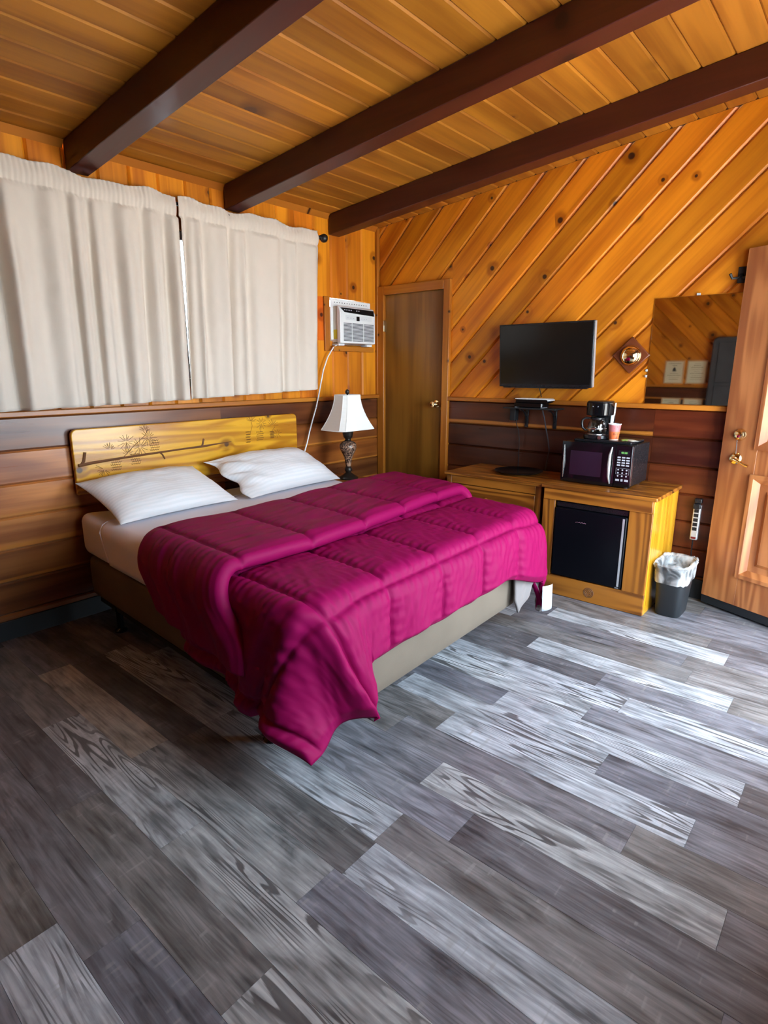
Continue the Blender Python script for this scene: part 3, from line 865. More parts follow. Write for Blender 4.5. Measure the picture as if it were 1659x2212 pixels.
def cone(cx, cz, w=.03, h=.04):
    for r in range(5):
        for c in range(-2, 3):
            x = cx + c * w * .38 + (r % 2) * w * .19; z = cz + (r - 2) * h * .35
            if ((x - cx) / w) ** 2 + ((z - cz) / h) ** 2 < 1.1:
                nd.tube([hpt(x - .006, z + .004, .0465), hpt(x, z - .003, .0465), hpt(x + .006, z + .004, .0465)], .0015, 4)
for p in ((.20, .235, 10, .04, 20, 160), (.30, .27, 13, .05), (.38, .235, 13, .05), (.44, .285, 14, .05), (.42, .325, 10, .04, 0, 180), (.155, .13, 10, .045, 150, 330), (.30, .20, 8, .04, 0, 180), (1.19, .33, 9, .05, 0, 180), (1.28, .31, 10, .05), (1.38, .29, 9, .05, 0, 200), (1.42, .23, 8, .04)):
    needles(*p)
for p in ((.225, .145), (.345, .165), (.47, .235), (1.16, .225, .018, .05), (1.26, .225), (1.37, .225, .018, .03)):
    cone(*p)
for pts in ([(.27, .18), (.34, .24), (.42, .30), (.44, .335)], [(.30, .20), (.30, .27)], [(1.18, .25), (1.20, .30), (1.19, .34)], [(1.27, .25), (1.28, .31)], [(1.37, .25), (1.40, .28)]):
    nd.tube([hpt(a, b, .0465) for a, b in pts], .0014, 4)
nd.build('needle_engraving', M['burn'], hb)['kind'] = 'stuff'

# pillows
def pillow(name, label, c, lx, ly, th, rot, seed, crump=0.0):
    n = 44
    m = MB()
    top = np.zeros((n + 1, n + 1, 3)); bot = top.copy()
    for i in range(n + 1):
        for j in range(n + 1):
            s = -1 + 2 * i / n; t = -1 + 2 * j / n
            s = math.sin(s * PI / 2); t = math.sin(t * PI / 2)
            pin = 1 - .10 * (1 - abs(t) ** 2.2) * abs(s) ** 3 * .6
            pin2 = 1 - .14 * (1 - abs(s) ** 2.2) * abs(t) ** 3 * .6
            x, y = s * lx / 2 * pin, t * ly / 2 * pin2
            e = max(0, (1 - abs(s) ** 2.6)) ** .55 * max(0, (1 - abs(t) ** 2.6)) ** .55
            w = mn.noise(Vector((s * 2.2 + seed, t * 2.2, .3))) * .12 + mn.noise(Vector((s * 6 + seed, t * 9, 1))) * .06
            z = th * e * (1 + w)
            if crump:
                k = max(0, 1 - (s + 1) / .55)
                z *= 1 - .55 * k * (.5 + .5 * math.sin(t * 9 + s * 14)); z += k * .010 * math.sin(t * 22 + s * 17) * e
                x += -.02 * k * math.sin(t * 7)
            top[i, j] = (x, y, z); bot[i, j] = (x, y, -z * .38)
    m.grid(top); m.grid(bot)
    o = m.build(name, M['pillow'], smooth=True, angle=180)
    weld(o, .0006)
    o.location = c; o.rotation_euler = rot
    return tag(o, label, 'pillow', 'white striped pillows')
pillow('pillow', 'white striped pillow lying flat at the left end of the headboard', (-2.245, -.290, .722), .74, .47, .085, (math.radians(20), 0, math.radians(3)), 1)
pillow('pillow', 'white striped pillow with a crumpled open end, nearer the lamp', (-1.40, -.290, .735), .84, .46, .105, (math.radians(24), 0, math.radians(4)), 5, crump=1.0)

# comforter ---------------------------------------------------------------
QC = .372
CT = .664      # outer top surface of the lower layer
RC = .075
A0, A0R, B0 = .44, .42, .315
def base_pt(u, v):
    """drape of the lower layer, returns np point (bed corner displaced)"""
    a = max(0, -u); ar = max(0, u - BW); b = max(0, v - BV)
    uu = min(max(u, 0), BW); vv = min(v, BV)
    r = math.hypot(a if a else ar, b)
    if r > 0:
        h, dn, ang = hang(r, RC)
        du = -(a / r) * h if a else (ar / r) * h
        dv = (b / r) * h
    else:
        du = dv = dn = 0
    p = np.array(BP(uu + du, vv + dv, CT - dn))
    A = a / A0; B = b / B0; AR = ar / A0R
    # left foot corner swept into a hanging ear
    D1 = np.array([-.030, .215, -.055]); D2 = np.array([.150, -.075, -.145]); DT = np.array([-.050, -.080, .020])
    fb = float(sm(1 - max(0, BV - v) / .42)); fu = float(sm(1 - max(0, u) / .24))
    if a > 0 or b > 0:
        if a > 0:
            p = p + D1 * (A ** 1.15) * fb * (1 - min(B, 1))
        if b > 0 and ar == 0:
            p = p + D2 * (B ** 1.2) * fu * (1 - min(A, 1))
        p = p + DT * min(A, 1) * min(B, 1)
        if a > 0 and b > 0:
            p = p + (D1 * .25 + D2 * .35) * A * B * 0
    # right foot corner lifted and swung outward
    if u > BW - .35 and b > 0:
        f = float(sm((u - (BW - .35)) / .35)); p = p + np.array([.10, -.01, -.115]) * f * B
    return p
nu, nv = 190, 110
U = np.concatenate([np.linspace(-A0, .0, 62, endpoint=False), np.linspace(0, BW, 240, endpoint=False), np.linspace(BW, BW + A0R, 44)])
Vv = np.concatenate([np.linspace(1.30, BV, 100, endpoint=False), np.linspace(BV, BV + B0, 52)])
def stitch(u, v, u0=0.0, v0=2.06):
    du = abs((u - u0) / QC - round((u - u0) / QC)) * QC
    dv_ = abs((v - v0) / .46 - round((v - v0) / .46)) * .46
    return du, dv_
def bul(d):
    t = min(1, d / (QC * .5)); return (1 - (1 - t) ** 2.6) ** .62
def puffed(u, v, h, seed=0, edge=None):
    du, dv_ = stitch(u, v)
    d = min(du, dv_)
    p = h * (.40 * bul(du) * bul(dv_) + .60 * (1 - math.exp(-du / .012)) * (1 - math.exp(-dv_ / .012)))
    # short puckers running away from the stitch lines
    k1 = math.exp(-du / .06) * math.sin(v * 2 * PI / .042 + 3 * mn.noise(Vector((u * 5, v * 9, seed))))
    k2 = math.exp(-dv_ / .06) * math.sin(u * 2 * PI / .046 + 3 * mn.noise(Vector((u * 9, v * 5, seed + 2))))
    p += .0024 * (k1 * min(1, du / .012) + k2 * min(1, dv_ / .012))
    p += .004 * mn.noise(Vector((u * 6, v * 6, 9 + seed))) + (.0028 if v < BV + .05 else .0055) * mn.noise(Vector((u * 26 + v * 14, v * 9, 4 + seed))) + .0020 * mn.noise(Vector((u * 60, v * 26, 7 + seed)))
    if edge is not None:
        p *= min(1, edge / .03)
    return p
P = np.zeros((len(U), len(Vv), 3)); OFF = np.zeros((len(U), len(Vv)))
for i, u in enumerate(U):
    for j, v in enumerate(Vv):
        P[i, j] = base_pt(u, v)
        e = min(u + A0, BW + A0R - u, BV + B0 - v)
        OFF[i, j] = puffed(u, v, .030, 0, e)
        a = max(0, -u); b = max(0, v - BV)
        if a > 0 or b > 0:   # soft vertical wrinkles and flutes on the hanging parts
            r = math.hypot(a, b)
            OFF[i, j] += (.010 if b == 0 or a > 0 else .0035) * min(1, r / .2) * math.sin(((v * 24) if b == 0 else (math.atan2(b, a) * 5.0 if a > 0 else u * 26)) + 2.5 * mn.noise(Vector((u * 3, v * 3, 1))))
        if a > 0 and b > 0:
            ph = math.atan2(b / B0, a / A0)
            OFF[i, j] += .045 * min(1, math.hypot(a / A0, b / B0) ** 1.5) * (math.cos((ph - .52) * 5.2))
def offset(P, OFF):
    du = np.gradient(P, axis=0); dv = np.gradient(P, axis=1)
    n = np.cross(du, dv); n /= np.linalg.norm(n, axis=2, keepdims=True) + 1e-9
    return n
nn_ = offset(P, OFF)
mid = nn_[len(U) // 2, 5]
if mid[2] < 0: nn_ = -nn_
P2 = P + nn_ * OFF[..., None]
P2[..., 2] = np.maximum(P2[..., 2], .035)
cf = thing('comforter', 'magenta quilted comforter folded back across the foot of the bed', 'comforter', BP(.87, 1.6, .64))
lo = MB().grid(P2).build('lower_layer', [M['magenta'], M['lining'], M['magenta']], cf, smooth=True, angle=180, recalc=False)
so = lo.modifiers.new('th', 'SOLIDIFY'); so.thickness = .026; so.offset = -1; so.material_offset = 1; so.material_offset_rim = 2
# make sure face normals look up
if lo.data.polygons[len(lo.data.polygons) // 2].normal.z < 0:
    lo.data.flip_normals()

# upper layer: the head end of the comforter folded over towards the foot
VB, VH = .935, 1.585
prof = []   # (v fraction position, offset) around the fold
TH = .074
for k in range(9):      # back roll
    a = PI / 2 + PI / 2 + (-PI / 2) * k / 8 - 0
    prof.append((VB + .045 - .045 * math.sin(PI * (.5 + .5 * (1 - k / 8))) if False else VB + .05 * (1 - math.sin(PI / 2 * (k / 8 * .9 + .1))) * 0 + .05 - .05 * math.cos(PI / 2 - PI / 2 * k / 8) if False else VB + .05 - .05 * math.cos(PI * .5 * k / 8 * 1.0) + (.0), TH * math.sin(PI * .5 * k / 8)))
prof = [(VB + .05 - .05 * math.sin(PI * t), .0 + TH * (.5 - .5 * math.cos(PI * t))) for t in np.linspace(0, .5, 7)]
prof = [(VB + .055 * (1 - math.cos(t)), TH * math.sin(t)) for t in np.linspace(0.0, PI / 2, 9)]
prof += [(v, TH) for v in np.linspace(VB + .06, VH - .04, 92)]
prof += [(VH - .038 + .038 * math.sin(t), TH * .52 + TH * .48 * math.cos(t)) for t in np.linspace(.15, PI * .98, 12)]
prof = np.array(prof)
def tblend(v): return (v - VB) / (VH - VB)
SU = np.concatenate([np.linspace(-1, 0, 60, endpoint=False), np.linspace(0, 1, 240, endpoint=False), np.linspace(1, 2, 40)])
P = np.zeros((len(SU), len(prof), 3))
for i, s in enumerate(SU):
    for j, (v, off) in enumerate(prof):
        t = tblend(v)
        al = .29 + .07 * t
        if s < 0:
            a = -s * al; u = 0; ue = -a
        elif s > 1:
            a = (s - 1) * .34; u = BW; ue = BW + a
        else:
            a = 0; u = s * BW; ue = u
        h, dn, an = hang(a, RC)
        sd = -1 if s < 0 else 1
        f = float(sm(a / .28))
        vv = v + (.17 * f if s < 0 else .06 * f) + .03 * math.sin(ue * 3.1) * (1 - f) + (.05 * (1 - s) if 0 <= s <= 1 else (.05 if s < 0 else 0))
        o = off
        ed = min(1, ((al - a) if s < 0 else (.34 - a) if s > 1 else 1) / .03)
        # quilting
        du = abs(ue / QC - round(ue / QC)) * QC
        vq = VB + .30
        dvq = min(abs(v - vq), abs(v - (VH - .03)) if v < VH - .004 else 1)
        if j > 5:
            q = (.4 * bul(du) + .6 * (1 - math.exp(-du / .011))) * ((1 - .25 * math.exp(-dvq / .011)) if (ue < .36 or abs(v - (VH - .03)) < abs(v - vq)) else 1)
            o = off - .022 * (1 - q) * min(1, off / TH * 1.5)
            o += .0018 * math.exp(-du / .06) * min(1, du / .012) * math.sin(v * 2 * PI / .04 + 3 * mn.noise(Vector((u * 5, v * 9, 3))))
            o += .006 * mn.noise(Vector((ue * 4, v * 7, 21))) + .004 * mn.noise(Vector((ue * 8, v * 22, 25)))
            if a > .05: o += .008 * math.sin(v * 30 + 2 * mn.noise(Vector((v * 4, a * 3, 0)))) * min(1, a / .2)
        o = .006 + (o) * (.35 + .65 * ed)
        p = np.array(BP(u + sd * h, vv, CT + .012 - dn))
        nrm_ = np.array([sd * math.sin(an), 0, math.cos(an)])
        P[i, j] = p + nrm_ * o
up_ = MB().grid(P).build('folded_layer', [M['magenta'], M['magenta']], cf, smooth=True, angle=180, recalc=False)
if up_.data.polygons[len(up_.data.polygons) // 2].normal.z < 0:
    up_.data.flip_normals()
so = up_.modifiers.new('th', 'SOLIDIFY'); so.thickness = .012; so.offset = -1
# turned-up corner with the pale lining showing and its care tag
c0 = np.array([-1.17, -2.135, 0])
def cornerp(s, t):
    x = -1.265 + .20 * s; y = -2.042 - .012 * math.sin(s * 2.2)
    zb = .215 - .085 * s / .22 if s < .22 else .130 + .13 * (s - .22) / .78
    z = .40 + (zb - .40) * t
    return (x + .01 * math.sin(t * 3), y + .006 * math.sin(s * 11 + t * 4), z)
P = np.array([[cornerp(s, t) for t in np.linspace(0, 1, 14)] for s in np.linspace(0, 1, 18)])
tc_ = MB().grid(P).build('turned_corner', M['lining'], cf, smooth=True, angle=180)
so = tc_.modifiers.new('th', 'SOLIDIFY'); so.thickness = .012; so.offset = 0
P = np.array([[(-1.085 + .125 * s + .012 * t, -2.118 - .010 * math.sin(s * 3), .262 - .150 * t - .02 * s) for t in np.linspace(0, 1, 8)] for s in np.linspace(0, 1, 6)])
tg = MB().grid(P).build('care_tag', M['tagc'], cf, smooth=True, angle=180)
tg['label'] = 'white care tag'
so = tg.modifiers.new('th', 'SOLIDIFY'); so.thickness = .001

# ------------------------------------------------------------------ curtains
RODY, RODZ = -.085, 2.335
rod = thing('curtain_rod', 'black curtain rod with a ball finial above the window', 'curtain rod', (-1.85, RODY, RODZ))
MB().tube([(-3.05, RODY, RODZ), (-.745, RODY, RODZ)], .011, 12).build('rod', M['rod'], rod, smooth=True)
for x, sx in ((-.745, 1), (-3.05, -1)):
    MB().lathe([(.011, 0), (.016, sx * .006), (.012, sx * .012), (.024, sx * .022), (.031, sx * .038), (.027, sx * .056), (.014, sx * .067), (.002, sx * .070)], 18, (x, RODY, RODZ), 'X').build('finial', M['rod'], rod, smooth=True)
for x in (-2.95, -.90):
    MB().box(x - .006, x + .006, RODY - .004, -.001, RODZ - .008, RODZ + .006).build('rod_bracket', M['rod'], rod)
def curtain(label, x0, x1, b0, b1, zb0, zb1, seed, nfold, ztop=2.368):
    """x0..x1 at the rod, b0..b1 at the hem"""
    r = random.Random(seed)
    ns, nt_ = int((x1 - x0) * 170), 70
    S = np.linspace(0, 1, ns); T = np.concatenate([np.linspace(0, .09, 16, endpoint=False), np.linspace(.09, 1, nt_)])
    ph = [r.uniform(0, 6.28) for _ in range(4)]
    P = np.zeros((len(S), len(T), 3))
    for i, s in enumerate(S):
        # irregular fold phase
        q = s * nfold * 2 * PI + 2.0 * math.sin(s * 6 + ph[0]) + 1.1 * math.sin(s * 17 + ph[1])
        am = .5 + .6 * (.5 + .5 * math.sin(s * 9.5 + ph[2])) * (.6 + .4 * math.sin(s * 23 + ph[3]))
        f1 = math.sin(q) + .35 * math.sin(2 * q + ph[1])
        f1 *= am
        f2 = math.sin(q * 1.7 + ph[2] + 1.5 * math.sin(s * 11))
        zb = zb0 + (zb1 - zb0) * s
        for j, t in enumerate(T):
            z = ztop + (.010 * math.sin(s * 13 + ph[3]) + .006 * math.sin(s * 31)) * max(0, 1 - t * 6) + (zb - ztop) * t
            x = (x0 + (x1 - x0) * s) * (1 - t) + (b0 + (b1 - b0) * s) * t
            qs = 1.2 * (t - .2) * math.sin(s * 8 + ph[3])
            g1 = f1 * math.cos(qs) + .6 * am * math.sin(qs + q * .5) * max(0, t - .1)
            amp = .016 + .022 * min(1, t / .45)
            y = RODY - .026 + g1 * amp + f2 * .004 * min(1, t * 3)
            if t < .10:     # rod pocket and ruffle
                k = math.sin(PI * min(1, max(0, (t - .012) / .075)))
                y = RODY - .014 - .010 * k + (f1 * .006) * (1 - k) + .003 * math.sin(s * nfold * 40 + ph[1]) * (1 - .4 * k)
                if t > .085: y -= .0
            y += .003 * mn.noise(Vector((s * 12, t * 8, seed))) + .002 * mn.noise(Vector((s * 30, t * 25, seed)))
            x += .006 * f2 * t
            P[i, j] = (x, min(y, -.045), z)
    o = MB().grid(P).build('curtain', M['curtain'], smooth=True, angle=180)
    so = o.modifiers.new('th', 'SOLIDIFY'); so.thickness = .003; so.offset = 0
    hemz = []
    return tag(o, label, 'curtain', 'beige window curtains')
curtain('beige curtain panel hanging on the left half of the rod', -3.06, -1.890, -3.06, -1.918, 1.200, 1.225, 11, 7.5)
curtain('beige curtain panel on the right half of the rod, next to the air conditioner', -1.876, -.775, -1.905, -.805, 1.228, 1.262, 23, 6.5)

# ------------------------------------------------------------------ nightstand and lamp
ns = thing('nightstand', 'amber pine nightstand squeezed between the bed and the closet door', 'nightstand', (-.69, -.31, 0))
MB().box(-.842, -.545, -.592, -.032, .560, .580).build('nightstand_top', M['deskY'], ns, bevel=.004)
for a, b in ((-.832, -.814), (-.572, -.554)):
    MB().box(a, b, -.572, -.034, 0, .5595).build('side_panel', M['deskZ'], ns)
MB().box(-.8135, -.5725, -.566, -.548, .05, .5590).build('face_frame', M['deskZ'], ns)
MB().box(-.8135, -.5725, -.052, -.036, .02, .5590).build('back_panel', M['deskZ'], ns)
dr = MB().box(-.805, -.580, -.582, -.5665, .37, .545).build('drawer', M['deskX'], ns, bevel=.003)
MB().lathe([(.006, 0), (.006, -.012), (.014, -.018), (.012, -.026), (.003, -.029)], 14, (-.6925, -.5825, .46), 'Y').build('knob', M['deskY'], dr, smooth=True)

LX, LY, LZ = -.69, -.285, .5803
lp = thing('table_lamp', 'dark bronze table lamp with a white bell shade on the nightstand', 'lamp', (LX, LY, LZ))
MB().lathe([(.074, 0), (.076, .008), (.070, .016), (.058, .024), (.040, .036), (.026, .046), (.020, .052)], 28, (LX, LY, LZ)).build('lamp_base', M['bronze'], lp, smooth=True, angle=50)
MB().lathe([(.020, .052), (.028, .062), (.030, .078), (.024, .090), (.019, .098)], 24, (LX, LY, LZ)).build('lower_collar', M['bronze'], lp, smooth=True)
MB().lathe([(.019, .098), (.024, .125), (.030, .165), (.044, .195), (.060, .225), (.066, .250), (.062, .272), (.046, .288), (.030, .294)], 28, (LX, LY, LZ)).build('marbled_body', M['marble'], lp, smooth=True)
MB().lathe([(.030, .294), (.022, .302), (.022, .312), (.034, .322), (.040, .345), (.042, .366), (.048, .378), (.048, .383), (.018, .385), (.016, .44), (.010, .445), (.004, .63)], 24, (LX, LY, LZ)).build('neck', M['bronze'], lp, smooth=True, angle=50)
MB().lathe([(.004, .63), (.006, .645), (.014, .652), (.017, .664), (.013, .676), (.003, .682)], 16, (LX, LY, LZ)).build('finial', M['bronze'], lp, smooth=True)
# rectangular cut-corner bell shade
def ring(hw, hd, cut):
    return [(-hw + cut, -hd), (hw - cut, -hd), (hw, -hd + cut), (hw, hd - cut), (hw - cut, hd), (-hw + cut, hd), (-hw, hd - cut), (-hw, -hd + cut)]
SH = MB(); rows = []
Z0, Z1 = .385, .640
for k in range(9):
    t = k / 8
    f = (1 - t) ** 1.7
    hw = .092 + (.190 - .092) * f; hd = .066 + (.128 - .066) * f; cut = .022 + .012 * (1 - t)
    rows.append([(LX + a, LY + b, LZ + Z0 + (Z1 - Z0) * t) for a, b in ring(hw, hd, cut)])
n8 = 8
SH.add([p for r in rows for p in r], [(i * n8 + k, i * n8 + (k + 1) % n8, (i + 1) * n8 + (k + 1) % n8, (i + 1) * n8 + k) for i in range(8) for k in range(8)])
sh = SH.build('lamp_shade', M['shade'], lp)
so = sh.modifiers.new('th', 'SOLIDIFY'); so.thickness = .003
for ri in (0, 8):
    MB().tube(rows[ri] + [rows[ri][0]], .004, 6).build('shade_piping', M['shade'], sh, smooth=True)
for k in range(8):
    MB().tube([r[k] for r in rows], .0028, 6).build('shade_seam', M['shade'], sh, smooth=True)

# ------------------------------------------------------------------ air conditioner
AX0, AX1, AZ0, AZ1 = -.555, -.150, 1.605, 1.888
ac = thing('air_conditioner', 'white window air conditioner set in the wall beside the curtain', 'air conditioner', ((AX0 + AX1) / 2, -.04, AZ0))
MB().box(AX0 + .008, AX1 - .012, -.052, .10, AZ0 + .008, AZ1 - .004).build('cabinet', M['offwhite'], ac, bevel=.004)
MB().box(AX0 - .018, AX1 + .035, -.006, -.0005, AZ0 + .03, 1.938).build('mounting_flange', M['white'], ac, bevel=.001, seg=1)
for k in range(14):
    x = AX0 + .02 + k * .028
    MB().box(x, x + .010, -.0075, -.0062, 1.912, 1.918).build('flange_slot', M['dgrey'], ac)
fy = -.092
fp = MB().prism([(-.053, AZ0), (fy, AZ0 + .004), (fy, AZ1 - .045), (fy + .018, AZ1 - .008), (-.053, AZ1)], AX0, AX1, 'X')
front = fp.build('front_panel', M['white'], ac, bevel=.006, seg=2)
def onfront(m, x0, x1, z0, z1, d0=.0, d1=.003):
    return m.box(x0, x1, fy - d1, fy - d0, z0, z1)
# black curved outlet at the top
vt = [(AX0 + .012, AZ1 - .018), (AX0 + .045, AZ1 - .050), (AX1 - .016, AZ1 - .062), (AX1 - .022, AZ1 - .020)]
MB().prism([(a, b) for a, b in vt], fy - .003, fy + .012, 'Y').build('air_outlet', M['gloss'], front)
for k in range(6):
    x = AX0 + .04 + k * .024 + (.04 if k > 3 else 0)
    MB().box(x, x + .012, fy - .0045, fy - .0032, AZ1 - .036, AZ1 - .030).build('outlet_vane', M['grey'], front)
onfront(MB(), AX0 + .060, AX1 - .045, AZ1 - .105, AZ1 - .070, .0, .0015).build('control_strip', M['lgrey'], front)
onfront(MB(), AX0 + .180, AX0 + .215, AZ1 - .108, AZ1 - .074, .0016, .003).build('display', M['gloss'], front)
for x in (.075, .11, .14, .235, .265, .29):
    onfront(MB(), AX0 + x, AX0 + x + .012, AZ1 - .092, AZ1 - .088, .0016, .0025).build('button', M['grey'], front)
for k in range(15):
    z = AZ1 - .128 - k * .0093
    for a, b in ((.035, .125), (.134, .258), (.267, .385)):
        onfront(MB(), AX0 + a, AX0 + b, z - .0052, z, -.001, .0018).build('grille_slot', M['dgrey'], front)
onfront(MB(), AX0 + .19, AX0 + .235, AZ0 + .018, AZ0 + .0215, .0, .0012).build('maker_mark', M['grey'], front)
MB().box(AX0 + .0062, AX0 + .0078, -.048, -.010, AZ0 + .035, AZ0 + .105).build('energy_label', M['yellow'], ac)
for a, b in ((AX0 - .005, AX0 + .06), (AX1 - .08, AX1 - .02)):
    MB().box(a, b, -.075, -.002, AZ0 - .016, AZ0 - .0005).build('foot_bracket', M['white'], ac, bevel=.003)
MB().box(AX0 + .061, AX1 - .081, -.060, -.045, AZ0 - .010, AZ0 - .002).build('support_bar', M['steel'], ac)
cordp = [(-.540, -.045, 1.600), (-.590, -.045, 1.575), (-.650, -.04, 1.500), (-.700, -.04, 1.40), (-.735, -.045, 1.297), (-.765, -.05, 1.21), (-.792, -.05, 1.13), (-.83, -.045, 1.03), (-.860, -.04, .945), (-.885, -.04, .87), (-.92, -.04, .79), (-.945, -.04, .70)]
MB().tube(cordp, .0052, 8).build('power_cord', M['white'], ac, smooth=True)
MB().tube([(-.793, -.05, 1.128), (-.797, -.05, 1.118)], .0062, 8).build('cord_joint', M['grey'], ac)
# wooden surround of the unit
struct(MB().box(-.648, -.590, -.016, -.0005, 1.548, 1.95).build('trim_9', M['trimZ'], bevel=.003))
struct(MB().box(-.5895, -.120, -.050, -.0005, 1.548, 1.586).build('trim_10', M['trimX'], bevel=.003))

# ------------------------------------------------------------------ television and shelf
tv = thing('television', 'wall-mounted flat black television on the diagonal planks', 'television', (-.09, -1.58, 1.28))
ty0, ty1 = -1.915, -1.245
def tvp(y, h, d):   # h along the tilted panel height, d out of the screen
    t = math.radians(5)
    return (-.070 - h * math.sin(t) - d * math.cos(t), y, 1.292 + h * math.cos(t) - d * math.sin(t))
def tvbox(y0, y1, h0, h1, d0, d1):
    return MB().hexa([tvp(y0, h0, d0), tvp(y1, h0, d0), tvp(y1, h1, d0), tvp(y0, h1, d0), tvp(y0, h0, d1), tvp(y1, h0, d1), tvp(y1, h1, d1), tvp(y0, h1, d1)])
TVH = .420
tvbox(ty0, ty1, 0, TVH, 0, .038).build('housing', M['black'], tv, bevel=.003)
tvbox(ty0 + .010, ty1 - .010, .020, TVH - .010, .0382, .0392).build('screen', M['screen'], tv)
tvbox(ty0 + .03, ty1 - .03, -.008, -.0005, .004, .034).build('speaker_bar', M['black'], tv)
tvbox(ty0 - .0045, ty0 - .0005, .004, TVH - .004, .004, .030).build('side_band', M['silver'], tv)
MB().box(-.085, -.0005, -1.66, -1.50, 1.42, 1.58).build('wall_mount', M['matte'], tv, bevel=.003)
MB().tube([(-.05, -1.52, 1.30), (-.022, -1.525, 1.25), (-.035, -1.54, 1.218)], .003, 6).build('cable', M['matte'], tv)

sf = thing('wall_shelf', 'small black wall shelf on curved brackets below the television', 'shelf', (-.07, -1.50, 1.14))
MB().box(-.150, -.0335, -1.700, -1.305, 1.137, 1.147).build('shelf_board', M['matte'], sf, bevel=.002)
MB().box(-.0332, -.0005, -1.700, -1.305, 1.1375, 1.1465).build('shelf_back_edge', M['matte'], sf)
for y in (-1.425, -1.640):
    b = MB().box(-.014, -.0008, y - .012, y + .012, 1.000, 1.1365)
    pts = [(-.012 - .105 * (1 - math.cos(t)) , y, 1.020 + .112 * math.sin(t)) for t in np.linspace(0, PI / 2, 10)]
    b.build('bracket_plate', M['black'], sf, bevel=.002)
    MB().tube(pts, .006, 8).build('bracket_arc', M['black'], sf, smooth=True)
bx = thing('cable_box', 'black cable box on the small wall shelf', 'cable box', (-.08, -1.50, 1.148))
MB().box(-.135, -.038, -1.600, -1.385, 1.1512, 1.180).build('case', M['gloss'], bx, bevel=.003)
for y in (-1.59, -1.395):
    MB().box(-.13, -.05, y - .006, y + .006, 1.1475, 1.1511).build('foot', M['grey'], bx)
MB().box(-.1362, -.1352, -1.596, -1.588, 1.155, 1.176).build('status_light', M['lgrey'], bx)
ro = thing('router', 'slim white and black router lying on top of the cable box', 'router', (-.085, -1.51, 1.1805))
MB().prism([(-1.395 - .0 - .0 , 1.1805), (-1.400, 1.204), (-1.625, 1.204), (-1.640, 1.195), (-1.630, 1.1808)], -.140, -.040, 'X').build('body', M['gloss'], ro, bevel=.004)
MB().prism([(-1.392, 1.2045), (-1.394, 1.211), (-1.632, 1.211), (-1.646, 1.202), (-1.641, 1.1955), (-1.628, 1.2045)], -.143, -.037, 'X').build('white_lid', M['white'], ro, bevel=.002)
pa = thing('power_adapter', 'black power adapter plugged in under the left end of the shelf', 'power adapter', (-.02, -1.33, 1.04))
MB().box(-.055, -.0005, -1.355, -1.312, 1.045, 1.136).build('adapter_body', M['matte'], pa, bevel=.004)
MB().tube([(-.05, -1.36, 1.055), (-.05, -1.368, 1.02), (-.045, -1.385, .97), (-.042, -1.392, .90), (-.035, -1.39, .82), (-.03, -1.388, .705)], .0032, 6).build('cord', M['matte'], pa, smooth=True)
cb = tag(MB().tube([(-.10, -1.585, 1.134), (-.075, -1.59, 1.08), (-.055, -1.60, 1.0), (-.04, -1.612, .93), (-.030, -1.622, .85), (-.025, -1.60, .70)], .0048, 8).build('coaxial_cable', M['dgrey'], smooth=True), 'grey cable hanging from the shelf down behind the drawers', 'cable')

# ------------------------------------------------------------------ drawer cabinet
ZT = .700
dc = thing('drawer_cabinet', 'amber pine drawer cabinet with a black tray on top', 'cabinet', (-.24, -1.425, 0))
MB().box(-.500, -.0135, -1.798, -1.055, ZT - .020, ZT).build('cabinet_top', M['deskY'], dc, bevel=.004)
for a, b in ((-1.790, -1.770), (-1.085, -1.065)):
    MB().box(-.470, -.016, a, b, 0, ZT - .0205).build('side_panel', M['deskZ'], dc)
MB().box(-.030, -.016, -1.7695, -1.0855, .02, ZT - .0205).build('back_panel', M['deskZ'], dc)
for a, b in ((-1.7905, -1.752), (-1.103, -1.0645)):
    MB().box(-.478, -.4702, a, b, 0, ZT - .0205).build('stile', M['deskZ'], dc, bevel=.002)
MB().box(-.477, -.4575, -1.7515, -1.1035, .622, ZT - .0207).build('apron', M['deskY'], dc, bevel=.002)
for z0, z1 in ((.437, .617), (.248, .432), (.060, .243)):
    dw = MB().box(-.480, -.4595, -1.750, -1.105, z0, z1).build('drawer', M['deskY'], dc, bevel=.003)
    MB().lathe([(.006, 0), (.006, -.010), (.014, -.018), (.013, -.026), (.003, -.030)], 16, (-.4805, -1.40, (z0 + z1) / 2 + .01), 'X').build('knob', M['deskX'], dw, smooth=True)
MB().box(-.465, -.445, -1.7515, -1.1035, .0, .056).build('kick_board', M['deskY'], dc)
tr = tag(MB().lathe([(.060, 0), (.125, .001), (.150, .010), (.165, .017), (.166, .020), (.160, .0195), (.145, .012), (.120, .004), (.02, .0035)], 48, (-.225, -1.495, ZT + .0005)).build('serving_tray', M['gloss'], smooth=True, angle=60), 'round black tray lying on the drawer cabinet', 'tray')

